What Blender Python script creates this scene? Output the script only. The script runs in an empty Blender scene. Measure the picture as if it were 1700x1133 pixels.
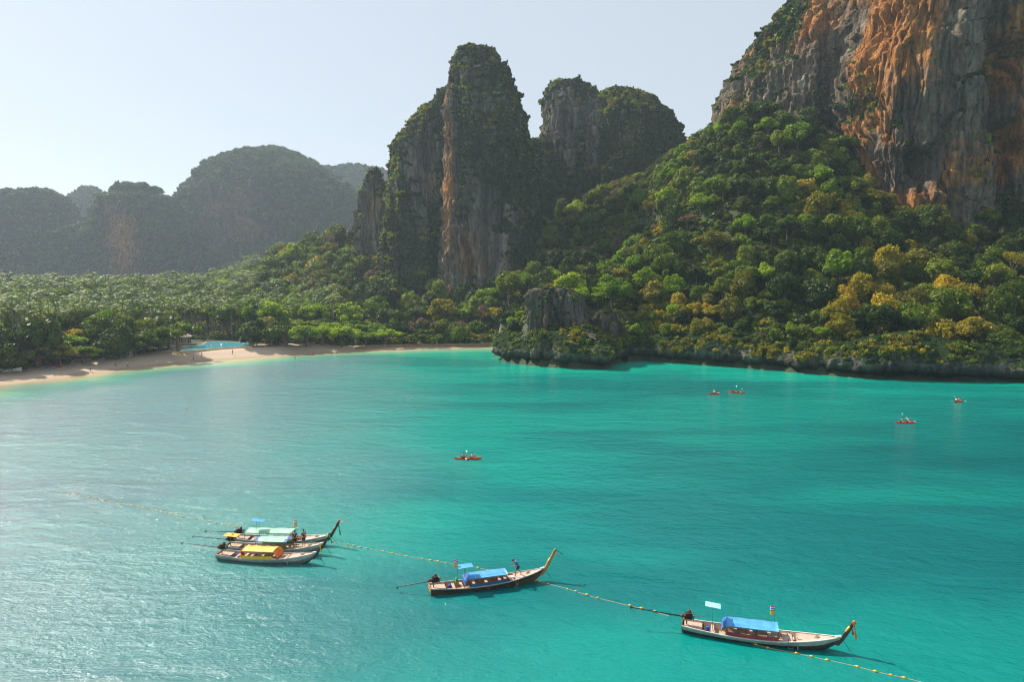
import bpy, math, random
import numpy as np
from mathutils import Vector, Matrix, Euler

rng = np.random.default_rng(7)
random.seed(7)
SC = bpy.context.scene
COL = SC.collection

# ------------------------------------------------------------------ camera, sky, sun, exposure
CAM = np.array([0.0, 0.0, 26.0])
F = 1150.0                                   # focal length in pixels of the 1700 px wide frame
PHI = math.atan(91.5 / F)                    # downward pitch
cd = bpy.data.cameras.new('camera')
cam = bpy.data.objects.new('camera', cd)
COL.objects.link(cam)
cd.sensor_width = 36.0
cd.lens = 36.0 * F / 1700.0
cd.clip_start = 0.5
cd.clip_end = 12000
cam.location = CAM
cam.rotation_euler = (math.pi / 2 - PHI, 0, 0)
SC.camera = cam

SUN_AZ = math.radians(-55)                   # left of the viewing direction (+Y)
SUN_EL = math.radians(43)
SUN = np.array([math.sin(SUN_AZ) * math.cos(SUN_EL), math.cos(SUN_AZ) * math.cos(SUN_EL), math.sin(SUN_EL)])
world = bpy.data.worlds.new('World')
SC.world = world
world.use_nodes = True
wn = world.node_tree.nodes
wl = world.node_tree.links
bg = wn['Background']
sky = wn.new('ShaderNodeTexSky')
sky.sky_type = 'NISHITA'
sky.sun_disc = False
sky.sun_elevation = SUN_EL
sky.sun_rotation = SUN_AZ
sky.air_density = 1.0
sky.dust_density = 0.8
sky.ozone_density = 1.2
smx = wn.new('ShaderNodeMix'); smx.data_type = 'RGBA'
smx.inputs[0].default_value = 0.72
smx.inputs[7].default_value = (4.75, 5.1, 5.4, 1)
wl.new(sky.outputs[0], smx.inputs[6])
wl.new(smx.outputs[2], bg.inputs[0])
bg.inputs[1].default_value = 0.095
sd = bpy.data.lights.new('sun', 'SUN')
sd.energy = 5.0
sd.angle = math.radians(0.55)
sd.color = (1.0, 0.91, 0.76)
sun = bpy.data.objects.new('sun', sd)
COL.objects.link(sun)
sun.rotation_euler = Vector(SUN).to_track_quat('Z', 'Y').to_euler()
SC.view_settings.view_transform = 'Standard'
SC.view_settings.look = 'None'
SC.view_settings.gamma = 1
SC.view_settings.use_curve_mapping = False
SC.view_settings.exposure = 0.68
SC.cycles.filter_width = 1.05
SC.cycles.max_bounces = 5
SC.cycles.transparent_max_bounces = 8
SC.cycles.volume_bounces = 1
SC.cycles.sample_clamp_indirect = 3.0
SC.cycles.caustics_reflective = False
SC.cycles.caustics_refractive = False

# ------------------------------------------------------------------ helpers
def ray(px, py):
    u = (px - 850.0) / F
    v = (566.5 - py) / F
    c, s = math.cos(PHI), math.sin(PHI)
    return np.array([u, c + v * s, -s + v * c])

def at_depth(px, py, Y):                     # point on the ray of a picture position at forward distance Y
    d = ray(px, py)
    return CAM + d * (Y / d[1])

def on_level(px, py, z=0.0):
    d = ray(px, py)
    return CAM + d * ((z - CAM[2]) / d[2])

def project(P):
    P = np.atleast_2d(P) - CAM
    c, s = math.cos(PHI), math.sin(PHI)
    f = P[:, 1] * c - P[:, 2] * s
    v = P[:, 1] * s + P[:, 2] * c
    return 850 + F * P[:, 0] / f, 566.5 - F * v / f, f

_perm = np.random.default_rng(3).permutation(256).astype(np.int32)
_perm = np.concatenate([_perm, _perm, _perm])
_g = np.random.default_rng(5).normal(size=(256, 3))
_g /= np.linalg.norm(_g, axis=1)[:, None]

def noise(p):
    p = np.asarray(p, dtype=np.float64)
    i = np.floor(p).astype(np.int64)
    f = p - i
    w = f * f * f * (f * (f * 6 - 15) + 10)
    i &= 255
    out = 0
    for dx in (0, 1):
        wx = w[:, 0] if dx else 1 - w[:, 0]
        for dy in (0, 1):
            wy = w[:, 1] if dy else 1 - w[:, 1]
            for dz in (0, 1):
                wz = w[:, 2] if dz else 1 - w[:, 2]
                h = _perm[_perm[_perm[(i[:, 0] + dx) & 255] + ((i[:, 1] + dy) & 255)] + ((i[:, 2] + dz) & 255)]
                g = _g[h]
                out = out + wx * wy * wz * (g[:, 0] * (f[:, 0] - dx) + g[:, 1] * (f[:, 1] - dy) + g[:, 2] * (f[:, 2] - dz))
    return out * 1.6

def fbm(p, octaves=4, gain=0.5, ridged=False):
    p = np.asarray(p, dtype=np.float64)
    a, s, t = 1.0, 0, 0
    for o in range(octaves):
        n = noise(p * 2 ** o + o * 17.3)
        if ridged:
            n = 1 - 2 * np.abs(n)
        s = s + a * n
        t += a
        a *= gain
    return s / t

def sstep(a, b, x):
    t = np.clip((x - a) / (b - a), 0, 1)
    return t * t * (3 - 2 * t)

def mesh_np(name, V, Q, smooth=True, mat=None, attrs=None, parent=None, link=True):
    """V (n,3); Q list of arrays of faces (m,4) or (m,3)"""
    V = np.asarray(V, dtype=np.float32)
    if not isinstance(Q, (list, tuple)):
        Q = [Q]
    Q = [np.asarray(q, dtype=np.int32) for q in Q if len(q)]
    me = bpy.data.meshes.new(name)
    me.vertices.add(len(V))
    me.vertices.foreach_set('co', V.ravel())
    loops = np.concatenate([q.ravel() for q in Q])
    sizes = np.concatenate([np.full(len(q), q.shape[1], dtype=np.int32) for q in Q])
    starts = np.concatenate([[0], np.cumsum(sizes)[:-1]]).astype(np.int32)
    me.loops.add(len(loops))
    me.loops.foreach_set('vertex_index', loops)
    me.polygons.add(len(sizes))
    me.polygons.foreach_set('loop_start', starts)
    me.polygons.foreach_set('loop_total', sizes)
    me.update(calc_edges=True)
    if smooth:
        me.polygons.foreach_set('use_smooth', np.ones(len(sizes), dtype=bool))
    for k, v in (attrs or {}).items():
        a = me.attributes.new(k, 'FLOAT', 'POINT')
        a.data.foreach_set('value', np.asarray(v, dtype=np.float32))
    if mat is not None:
        me.materials.append(mat)
    if not link:
        return me
    o = bpy.data.objects.new(name, me)
    COL.objects.link(o)
    if parent is not None:
        o.parent = parent
    return o

def grid_faces(nu, nv, wrap=False):
    """nu columns (fast) by nv rows"""
    i = np.arange(nu if wrap else nu - 1)
    j = np.arange(nv - 1)
    I, J = np.meshgrid(i, j)
    I, J = I.ravel(), J.ravel()
    I2 = (I + 1) % nu
    return np.stack([J * nu + I, J * nu + I2, (J + 1) * nu + I2, (J + 1) * nu + I], axis=1)

def normals_of(V, Fq):
    a = V[Fq[:, 2]] - V[Fq[:, 0]]
    b = V[Fq[:, 3]] - V[Fq[:, 1]]
    n = np.cross(a, b)
    N = np.zeros_like(V)
    for k in range(4):
        np.add.at(N, Fq[:, k], n)
    return N / (np.linalg.norm(N, axis=1)[:, None] + 1e-9)

class MB:
    """collects simple shapes into one mesh"""
    def __init__(s):
        s.v, s.f = [], []
    def add(s, vs, fs, M=None):
        n = len(s.v)
        for v in vs:
            v = Vector(v)
            s.v.append(tuple(M @ v) if M is not None else tuple(v))
        for f in fs:
            s.f.append(tuple(n + i for i in f))
        return s
    def box(s, c, d, rot=(0, 0, 0), bev=0.0):
        x, y, z = [k / 2 for k in d]
        M = Matrix.Translation(c) @ Euler(rot).to_matrix().to_4x4()
        if bev <= 0:
            vs = [(sx * x, sy * y, sz * z) for sz in (-1, 1) for sy in (-1, 1) for sx in (-1, 1)]
            fs = [(0, 2, 3, 1), (4, 5, 7, 6), (0, 1, 5, 4), (2, 6, 7, 3), (0, 4, 6, 2), (1, 3, 7, 5)]
            return s.add(vs, fs, M)
        b = bev
        rings = []
        for (zz, ins) in ((-z, b), (-z + b, 0), (z - b, 0), (z, b)):
            X, Y = x - ins, y - ins
            rings.append([(-X + b, -Y, zz), (X - b, -Y, zz), (X, -Y + b, zz), (X, Y - b, zz), (X - b, Y, zz), (-X + b, Y, zz), (-X, Y - b, zz), (-X, -Y + b, zz)])
        return s.loft(rings, M=M)
    def loft(s, rings, caps=True, M=None, closed=True):
        n = len(rings[0])
        vs = [p for r in rings for p in r]
        fs = []
        for j in range(len(rings) - 1):
            for i in range(n if closed else n - 1):
                k = (i + 1) % n
                fs.append((j * n + i, j * n + k, (j + 1) * n + k, (j + 1) * n + i))
        if caps and closed:
            fs.append(tuple(range(n - 1, -1, -1)))
            fs.append(tuple((len(rings) - 1) * n + i for i in range(n)))
        return s.add(vs, fs, M)
    def tube(s, pts, r, n=8, caps=True):
        pts = [Vector(p) for p in pts]
        if not isinstance(r, (list, tuple)):
            r = [r] * len(pts)
        rings = []
        for i, p in enumerate(pts):
            t = (pts[min(i + 1, len(pts) - 1)] - pts[max(i - 1, 0)]).normalized()
            up = Vector((0, 0, 1)) if abs(t.z) < 0.95 else Vector((1, 0, 0))
            a = t.cross(up).normalized()
            b = a.cross(t).normalized()
            rings.append([tuple(p + (a * math.cos(q) + b * math.sin(q)) * r[i]) for q in [2 * math.pi * k / n for k in range(n)]])
        return s.loft(rings, caps=caps)
    def ball(s, c, r, n=8, m=6):
        if not isinstance(r, (list, tuple)):
            r = (r, r, r)
        rings = []
        for j in range(1, m):
            t = math.pi * j / m
            rings.append([(c[0] + r[0] * math.sin(t) * math.cos(2 * math.pi * i / n), c[1] + r[1] * math.sin(t) * math.sin(2 * math.pi * i / n), c[2] - r[2] * math.cos(t)) for i in range(n)])
        return s.loft(rings)
    def build(s, name, mat, parent=None, smooth=False, link=True):
        me = bpy.data.meshes.new(name)
        me.from_pydata(s.v, [], s.f)
        if smooth:
            me.polygons.foreach_set('use_smooth', [True] * len(me.polygons))
        me.materials.append(mat)
        me.update()
        if not link:
            return me
        o = bpy.data.objects.new(name, me)
        COL.objects.link(o)
        if parent is not None:
            o.parent = parent
        return o

def tag(o, label=None, cat=None, group=None, kind=None):
    if label: o['label'] = label
    if cat: o['category'] = cat
    if group: o['group'] = group
    if kind: o['kind'] = kind
    return o

def empty(name, loc=(0, 0, 0), rz=0.0, scale=1.0):
    o = bpy.data.objects.new(name, None)
    o.empty_display_size = 0.3
    COL.objects.link(o)
    o.location = loc
    o.rotation_euler = (0, 0, rz)
    o.scale = (scale,) * 3
    return o

def copy_tree(o, parent=None):
    c = o.copy()
    COL.objects.link(c)
    if parent is not None:
        c.parent = parent
    for ch in list(o.children):
        copy_tree(ch, c)
    return c

# ------------------------------------------------------------------ materials
class NT:
    def __init__(s, name):
        s.m = bpy.data.materials.new(name)
        s.m.use_nodes = True
        s.t = s.m.node_tree
        s.b = s.t.nodes['Principled BSDF']
        s.out = s.t.nodes['Material Output']
    def n(s, kind, **kw):
        nd = s.t.nodes.new('ShaderNode' + kind)
        for k, v in kw.items():
            if k.startswith('_'):
                setattr(nd, k[1:], v)
            else:
                nd.inputs[k].default_value = v
        return nd
    def l(s, a, b):
        s.t.links.new(a, b)
    def ramp(s, fac, stops, interp='LINEAR'):
        r = s.n('ValToRGB')
        r.color_ramp.interpolation = interp
        el = r.color_ramp.elements
        while len(el) < len(stops):
            el.new(0.5)
        for e, (p, c) in zip(el, stops):
            e.position = p
            e.color = (*c, 1) if len(c) == 3 else c
        s.l(fac, r.inputs[0])
        return r.outputs[0]
    def coords(s, scale=(1, 1, 1), kind='Object'):
        tc = s.n('TexCoord')
        mp = s.n('Mapping')
        mp.inputs['Scale'].default_value = scale
        s.l(tc.outputs[kind], mp.inputs[0])
        return mp.outputs[0]
    def noise(s, vec, scale, detail=4, rough=0.55, dist=0.0):
        n = s.n('TexNoise', Scale=scale, Detail=detail, Roughness=rough, Distortion=dist)
        s.l(vec, n.inputs['Vector'])
        return n.outputs[0]
    def mix(s, fac, a, b, blend='MIX'):
        m = s.n('Mix', _data_type='RGBA', _blend_type=blend)
        for sock, v in ((m.inputs[0], fac), (m.inputs[6], a), (m.inputs[7], b)):
            if isinstance(v, (int, float)):
                sock.default_value = v
            elif isinstance(v, tuple):
                sock.default_value = (*v, 1)
            else:
                s.l(v, sock)
        return m.outputs[2]
    def math(s, op, a, b=0.0, clamp=False):
        m = s.n('Math', _operation=op, _use_clamp=clamp)
        for sock, v in ((m.inputs[0], a), (m.inputs[1], b)):
            if isinstance(v, (int, float)):
                sock.default_value = v
            else:
                s.l(v, sock)
        return m.outputs[0]
    def attr(s, name):
        return s.n('Attribute', _attribute_name=name).outputs['Fac']
    def bump(s, h, strength=0.5, dist=0.1, normal=None):
        b = s.n('Bump', Strength=strength, Distance=dist)
        s.l(h, b.inputs['Height'])
        if normal is not None:
            s.l(normal, b.inputs['Normal'])
        return b.outputs[0]

def plain(name, c, rough=0.6, var=0.25, scale=6.0, metal=0.0, emis=None):
    t = NT(name)
    v = t.coords()
    n = t.noise(v, scale, 3)
    lo = tuple(k * (1 - var) for k in c)
    hi = tuple(min(1, k * (1 + var)) for k in c)
    t.l(t.ramp(n, [(0.3, lo), (0.7, hi)]), t.b.inputs['Base Color'])
    t.b.inputs['Roughness'].default_value = rough
    t.b.inputs['Metallic'].default_value = metal
    return t.m

def wood(name, a, b, rough=0.6):
    t = NT(name)
    v = t.coords((0.6, 6, 6))
    n = t.noise(v, 2.5, 5, 0.6, 0.4)
    v2 = t.coords()
    n2 = t.noise(v2, 1.3, 3)
    c = t.ramp(n, [(0.3, a), (0.7, b)])
    c = t.mix(t.ramp(n2, [(0.4, (0, 0, 0)), (0.7, (0.5, 0.5, 0.5))]), c, tuple(k * 0.45 for k in a))
    t.l(c, t.b.inputs['Base Color'])
    t.l(t.bump(n, 0.3, 0.01), t.b.inputs['Normal'])
    t.b.inputs['Roughness'].default_value = rough
    return t.m

def leaf_mat(name, stops, transl=0.30, rough=0.5, mottled=0.5):
    t = NT(name)
    oi = t.n('ObjectInfo')
    geo = t.n('NewGeometry')
    v = t.coords()
    n = t.noise(v, 0.9, 3)
    fac = t.math('ADD', t.math('MULTIPLY', oi.outputs['Random'], 1 - mottled), t.math('MULTIPLY', n, mottled))
    fac = t.math('ADD', fac, t.math('MULTIPLY', t.math('SUBTRACT', geo.outputs['Random Per Island'], 0.5), 0.35), True)
    c = t.ramp(fac, stops)
    t.l(c, t.b.inputs['Base Color'])
    t.b.inputs['Roughness'].default_value = rough
    t.b.inputs['Specular IOR Level'].default_value = 0.14
    tr = t.n('BsdfTranslucent')
    hs = t.n('HueSaturation', Saturation=1.15, Value=1.5)
    t.l(c, hs.inputs['Color'])
    t.l(hs.outputs[0], tr.inputs[0])
    mx = t.n('MixShader', Fac=transl)
    t.l(t.b.outputs[0], mx.inputs[1])
    t.l(tr.outputs[0], mx.inputs[2])
    t.l(mx.outputs[0], t.out.inputs[0])
    return t.m

LEAF = {
    'dark': leaf_mat('dark_leaves', [(0.1, (0.016, 0.032, 0.008)), (0.5, (0.042, 0.070, 0.012)), (0.9, (0.105, 0.135, 0.020))]),
    'mid': leaf_mat('green_leaves', [(0.1, (0.042, 0.070, 0.010)), (0.5, (0.110, 0.155, 0.016)), (0.9, (0.235, 0.255, 0.03))]),
    'bright': leaf_mat('bright_green_leaves', [(0.1, (0.07, 0.135, 0.010)), (0.5, (0.155, 0.245, 0.016)), (0.9, (0.31, 0.39, 0.03))], 0.4),
    'yellow': leaf_mat('yellow_leaves', [(0.1, (0.10, 0.12, 0.014)), (0.5, (0.28, 0.235, 0.02)), (0.9, (0.48, 0.33, 0.03))], 0.4),
    'olive': leaf_mat('olive_leaves', [(0.1, (0.075, 0.078, 0.013)), (0.5, (0.18, 0.165, 0.022)), (0.9, (0.36, 0.28, 0.040))], 0.35),
    'pink': leaf_mat('dusty_pink_leaves', [(0.1, (0.10, 0.065, 0.04)), (0.5, (0.20, 0.12, 0.09)), (0.9, (0.30, 0.20, 0.15))], 0.3),
    'palm': leaf_mat('palm_fronds', [(0.1, (0.024, 0.052, 0.008)), (0.5, (0.070, 0.125, 0.014)), (0.9, (0.19, 0.24, 0.05))], 0.25, 0.5, 0.35),
    'far': leaf_mat('far_leaves', [(0.1, (0.014, 0.040, 0.010)), (0.5, (0.032, 0.070, 0.014)), (0.9, (0.07, 0.11, 0.02))]),
}
BARK = wood('bark', (0.10, 0.07, 0.05), (0.22, 0.17, 0.12), 0.9)
PALMBARK = plain('palm_bark', (0.24, 0.20, 0.16), 0.9, 0.3, 3)

def rock_mat(name, orange=0.5, warm=0.0, lum=1.0, thr=0.53, tide=False, green=(0.032, 0.066, 0.014)):
    t = NT(name)
    vs = t.coords((1, 1, 0.14))
    v = t.coords()
    s1 = t.noise(vs, 0.14, 8, 0.62, 0.3)
    s2 = t.noise(vs, 0.6, 6, 0.65)
    big = t.noise(v, 0.022, 4, 0.5, 0.5)
    fine = t.noise(v, 0.7, 8, 0.7)
    c = t.ramp(s1, [(q_, tuple(min(0.7, w_ * lum) for w_ in c_)) for q_, c_ in [(0.30, (0.03, 0.028, 0.026)), (0.42, (0.085, 0.077, 0.07)), (0.56, (0.18, 0.16, 0.135)), (0.68, (0.34, 0.31, 0.265))]])
    if warm:
        c = t.mix(warm, c, t.ramp(s2, [(0.3, (0.07, 0.045, 0.03)), (0.55, (0.26, 0.17, 0.10)), (0.72, (0.42, 0.31, 0.21))]))
    st = t.ramp(s2, [(0.33, (0.35, 0.35, 0.37)), (0.55, (1, 1, 1))])
    c = t.mix(0.85, c, st, 'MULTIPLY')
    oc = t.ramp(s2, [(0.3, (0.20, 0.07, 0.025)), (0.5, (0.58, 0.23, 0.06)), (0.68, (0.72, 0.42, 0.18))])
    om = t.math('ADD', t.math('MULTIPLY', t.math('SUBTRACT', big, thr), 6.0 * orange), t.attr('stain'))
    om = t.math('MULTIPLY', om, t.math('MULTIPLY', t.math('SUBTRACT', s2, 0.30), 4.0), True)
    c = t.mix(om, c, oc)
    gm = t.math('ADD', t.attr('veg'), t.math('MULTIPLY', t.math('SUBTRACT', fine, 0.55), 2.5))
    gm = t.math('MULTIPLY', t.math('SUBTRACT', gm, 0.35), 3.0, True)
    gc = t.ramp(fine, [(0.35, tuple(k * 0.5 for k in green)), (0.55, green), (0.72, tuple(k * 2.0 for k in green))])
    c = t.mix(gm, c, gc)
    if tide:                                                # algae-dark rock in the wet notch above the water
        sp_ = t.n('SeparateXYZ')
        t.l(t.n('NewGeometry').outputs['Position'], sp_.inputs[0])
        zz_ = t.math('DIVIDE', t.math('ADD', sp_.outputs[2], t.math('MULTIPLY', fine, 2.0)), 8.5)
        c = t.mix(1.0, c, t.ramp(zz_, [(0.0, (0.10, 0.09, 0.07)), (0.36, (0.22, 0.20, 0.16)), (0.62, (1, 1, 1))]), 'MULTIPLY')
    t.l(c, t.b.inputs['Base Color'])
    t.b.inputs['Roughness'].default_value = 0.9
    t.b.inputs['Specular IOR Level'].default_value = 0.1
    h = t.math('ADD', t.math('MULTIPLY', s2, 1.2), t.math('MULTIPLY', fine, 1.3))
    t.l(t.bump(h, 1.0, 3.0), t.b.inputs['Normal'])
    return t.m
ROCK = rock_mat('limestone_rock', 0.3, lum=1.9)
ROCK_BIG = rock_mat('stained_limestone_rock', 2.4, 0.55, lum=2.2, thr=0.465)
ROCK_FAR = rock_mat('far_limestone_rock', 0.3, lum=0.6, green=(0.022, 0.048, 0.018))
ROCK_SHORE = rock_mat('shore_rock', 0.25, lum=1.5, tide=True)

# ------------------------------------------------------------------ coast
beach_px = [(-620, 745), (-350, 705), (-120, 665), (0, 640), (60, 634), (130, 624), (200, 615), (240, 611), (330, 602), (420, 595), (500, 589), (600, 583), (700, 579), (780, 577.5), (822, 577)]
head_px = [(830, 588), (836, 598), (870, 605), (905, 608), (940, 611), (1000, 613), (1012, 605), (1030, 600), (1075, 599), (1130, 603), (1190, 607), (1240, 611), (1290, 614), (1330, 619), (1390, 624), (1450, 629), (1560, 632), (1700, 635), (1950, 641), (2250, 640)]
beach_w = np.array([on_level(*p)[:2] for p in beach_px])
head_w = np.array([on_level(*p)[:2] for p in head_px])
coast = np.concatenate([beach_w, head_w])
def resample(P, step):
    d = np.concatenate([[0], np.cumsum(np.linalg.norm(np.diff(P, axis=0), axis=1))])
    n = max(2, int(d[-1] / step))
    t = np.linspace(0, d[-1], n)
    return np.stack([np.interp(t, d, P[:, 0]), np.interp(t, d, P[:, 1])], axis=1)
def seg_dist(P, line):
    """unsigned distance of points P (n,2) to a polyline"""
    out = np.full(len(P), 1e9)
    for a, b in zip(line[:-1], line[1:]):
        ab = b - a
        t = np.clip(((P - a) @ ab) / (ab @ ab), 0, 1)
        out = np.minimum(out, np.hypot(*(P - (a + t[:, None] * ab)).T))
    return out
poly = np.concatenate([coast, [[900, 260], [900, 2500], [-2500, 2500], [-2500, 60]], coast[:1]])
def inside(P):
    c = np.zeros(len(P), dtype=bool)
    x, y = P[:, 0], P[:, 1]
    for (x0, y0), (x1, y1) in zip(poly[:-1], poly[1:]):
        if y0 == y1: continue
        m = ((y0 > y) != (y1 > y)) & (x < (x1 - x0) * (y - y0) / (y1 - y0) + x0)
        c ^= m
    return c
def coast_info(P):
    db = seg_dist(P, beach_w)
    dh = seg_dist(P, head_w)
    ins = inside(P)
    return db, dh, ins

# ------------------------------------------------------------------ ground heights: thin plate spline through what the picture shows
# (picture x, picture y of the tree tops there, forward distance, height of what grows there)
ctrl = [
    (900, 500, 262, 3), (960, 490, 262, 3), (930, 455, 300, 7), (900, 420, 340, 7), (900, 400, 400, 7), (1000, 470, 268, 6), (1000, 400, 320, 7), (1000, 375, 380, 7),
    (1100, 520, 245, 6), (1100, 430, 280, 7), (1100, 340, 330, 7), (1130, 255, 385, 7), (1060, 300, 400, 7),
    (1250, 520, 232, 6), (1250, 400, 268, 7), (1250, 290, 300, 7), (1215, 215, 335, 7), (1290, 190, 335, 7),
    (1350, 520, 220, 6), (1350, 370, 268, 7), (1350, 270, 300, 7), (1410, 300, 300, 7),
    (1500, 540, 210, 6), (1500, 440, 245, 6), (1500, 358, 286, 6), (1600, 365, 280, 6), (1400, 225, 322, 6), (1345, 245, 318, 6),
    (1700, 550, 208, 6), (1700, 460, 235, 6), (1700, 390, 272, 6), (1900, 480, 225, 6), (1950, 390, 262, 6), (2200, 400, 260, 6),
    (0, 472, 420, 14), (0, 466, 600, 14), (150, 468, 420, 14), (300, 466, 420, 15), (300, 462, 620, 15), (360, 464, 500, 15), (420, 462, 460, 15), (420, 455, 600, 13), (520, 405, 560, 9), (580, 395, 500, 8), (460, 425, 560, 10),
    (640, 455, 440, 8), (720, 480, 410, 8), (800, 500, 380, 8), (860, 470, 360, 8), (640, 440, 500, 8), (740, 450, 470, 6), (-300, 470, 450, 14), (-700, 470, 500, 14),
]
cp = []
for px, py, Y, h in ctrl:
    p = at_depth(px, py, Y)
    cp.append((p[0], p[1], max(p[2] - h, 1.5)))
for px in (-300, 0, 150, 300, 450, 600, 750):              # low flat land behind the beach
    for Y in ((205, 250, 300) if px < 200 else (262, 300, 335) if px < 500 else (318, 345)):
        p = at_depth(px, 560, Y)
        cp.append((p[0], p[1], 2.6 if px != 800 else 5))
for x, y, z in ((-900, 900, 20), (-300, 900, 20), (0, 900, 30), (400, 900, 60), (300, 600, 90), (150, 600, 70), (0, 600, 40), (-500, 900, 20)):
    cp.append((x, y, z))
cp = np.array(cp)
def _U(r2):
    return 0.5 * r2 * np.log(r2 + 1e-9)
_S = 100.0
A = cp[:, :2] / _S
Kmat = _U(((A[:, None] - A[None]) ** 2).sum(-1)) + 0.02 * np.eye(len(A))
Pm = np.concatenate([np.ones((len(A), 1)), A], axis=1)
Lm = np.block([[Kmat, Pm], [Pm.T, np.zeros((3, 3))]])
tps_w = np.linalg.solve(Lm, np.concatenate([cp[:, 2], np.zeros(3)]))
def tps(P):
    Q = P / _S
    out = np.empty(len(P))
    for s in range(0, len(P), 20000):
        q = Q[s:s + 20000]
        out[s:s + 20000] = _U(((q[:, None] - A[None]) ** 2).sum(-1)) @ tps_w[:len(A)] + tps_w[-3] + q @ tps_w[-2:]
    return out
def ground(P, info=None):
    P = np.asarray(P, dtype=float)
    db, dh, ins = info or coast_info(P)
    h = np.maximum(tps(P), 1.6)
    n = fbm(np.c_[P / 14.0, np.zeros(len(P))], 3)
    h = h + n * np.clip(dh / 12, 0.0, 1) * np.where(h > 7, 1.8, 0.15)
    cap_b = 0.15 + db * 0.11 + np.maximum(db - 26, 0) * 0.6
    cap_h = 4.2 + 1.15 * dh + np.maximum(dh - 10, 0) * 1.2
    wb = sstep(-12, 12, dh - db)                               # 1 near the beach, 0 near the rocky shore
    cap = cap_h * (1 - wb) + cap_b * wb
    cap = np.where(np.minimum(db, dh) > 90, 1e9, cap)
    h = np.minimum(h, cap)
    pcx, pcy = on_level(355, 574, 3.2)[:2]
    inpool = np.hypot((P[:, 0] - pcx) / 36, (P[:, 1] - pcy) / 44)
    wp_ = sstep(4, 12, db) * sstep(1.3, 1.02, inpool)
    h = h * (1 - wp_) + 2.7 * wp_
    d = np.minimum(db, dh)
    return np.where(ins, h, -0.12 * d - 0.05)

gx = np.arange(-760, 480, 3.0)
gy = np.arange(120, 800, 3.0)
GX, GY = np.meshgrid(gx, gy)
GP = np.c_[GX.ravel(), GY.ravel()]
ginfo = coast_info(GP)
GZ = ground(GP, ginfo)
db, dh, ins = ginfo
sandw = sstep(27, 17, db + 5 * fbm(np.c_[GP / 9.0, np.zeros(len(GP))], 2)) * (dh > 6) * (GZ < 3.4)
keep = GZ > -6
FQ = grid_faces(len(gx), len(gy))
FQ = FQ[keep[FQ].any(axis=1)]
t = NT('sand_and_earth')
v = t.coords()
n1 = t.noise(v, 0.35, 6, 0.6)
n2 = t.noise(v, 2.2, 4, 0.6)
sandc = t.ramp(n2, [(0.3, (0.40, 0.30, 0.22)), (0.7, (0.54, 0.42, 0.32))])
wet = t.mix(t.attr('wet'), sandc, (0.34, 0.24, 0.16))
earth = t.ramp(n1, [(0.35, (0.018, 0.028, 0.010)), (0.55, (0.035, 0.05, 0.016)), (0.7, (0.05, 0.055, 0.024))])
t.l(t.mix(t.attr('sand'), earth, wet), t.b.inputs['Base Color'])
t.b.inputs['Roughness'].default_value = 0.9
t.l(t.bump(n2, 0.4, 0.2), t.b.inputs['Normal'])
land = mesh_np('ground', np.c_[GP, GZ], FQ, True, t.m, {'sand': sandw, 'wet': sstep(4.5, 1.5, db)})
tag(land, kind='structure')
GZg = GZ.reshape(len(gy), len(gx))
def gz(P):
    P = np.atleast_2d(P)
    fx = np.clip((P[:, 0] - gx[0]) / 3.0, 0, len(gx) - 1.001)
    fy = np.clip((P[:, 1] - gy[0]) / 3.0, 0, len(gy) - 1.001)
    i, j = fx.astype(int), fy.astype(int)
    a, b = fx - i, fy - j
    return (GZg[j, i] * (1 - a) * (1 - b) + GZg[j, i + 1] * a * (1 - b) + GZg[j + 1, i] * (1 - a) * b + GZg[j + 1, i + 1] * a * b)

# plain beyond, down to the foot of the far hills
fx_ = np.linspace(-2600, 2600, 60)
fy_ = np.linspace(790, 3000, 30)
FX, FY = np.meshgrid(fx_, fy_)
t = NT('distant_woodland_floor')
v = t.coords()
t.l(t.ramp(t.noise(v, 0.03, 5), [(0.35, (0.02, 0.04, 0.012)), (0.7, (0.06, 0.09, 0.025))]), t.b.inputs['Base Color'])
o = mesh_np('terrain', np.c_[FX.ravel(), FY.ravel(), 14 + 3 * np.sin(FX.ravel() / 90)], grid_faces(60, 30), True, t.m)
tag(o, kind='structure')

# ------------------------------------------------------------------ water: one sheet, finer towards the camera
nr, na = 360, 420
rr = 6.0 * (2400 / 6.0) ** (np.linspace(0, 1, nr))
aa = np.concatenate([np.linspace(-math.pi, -1.0, 30)[:-1], np.linspace(-1.0, 1.0, na - 58), np.linspace(1.0, math.pi, 31)[1:-1]])
na = len(aa)
RR, AA = np.meshgrid(rr, aa, indexing='ij')
WP = np.c_[(RR * np.sin(AA)).ravel(), (RR * np.cos(AA)).ravel()]
db, dh, ins = coast_info(WP)
wob = 6 * fbm(np.c_[WP / 22.0, np.full(len(WP), 3.0)], 3)
depth = np.where(ins, 0, np.minimum(db + wob, dh * 2.5 + 22))
depth = np.maximum(depth, 0)
pxw, pyw, _ = project(np.c_[WP, np.zeros(len(WP))])
patch = fbm(np.c_[WP[:, 0] / 70.0, WP[:, 1] / 24.0, np.zeros(len(WP))], 4)
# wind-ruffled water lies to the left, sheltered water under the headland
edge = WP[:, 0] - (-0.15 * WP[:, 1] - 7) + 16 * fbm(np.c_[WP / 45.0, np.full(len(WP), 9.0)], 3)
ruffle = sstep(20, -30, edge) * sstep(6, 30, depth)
t = NT('sea_water')
v = t.coords()
vs = t.coords((0.55, 1.2, 1))
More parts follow.
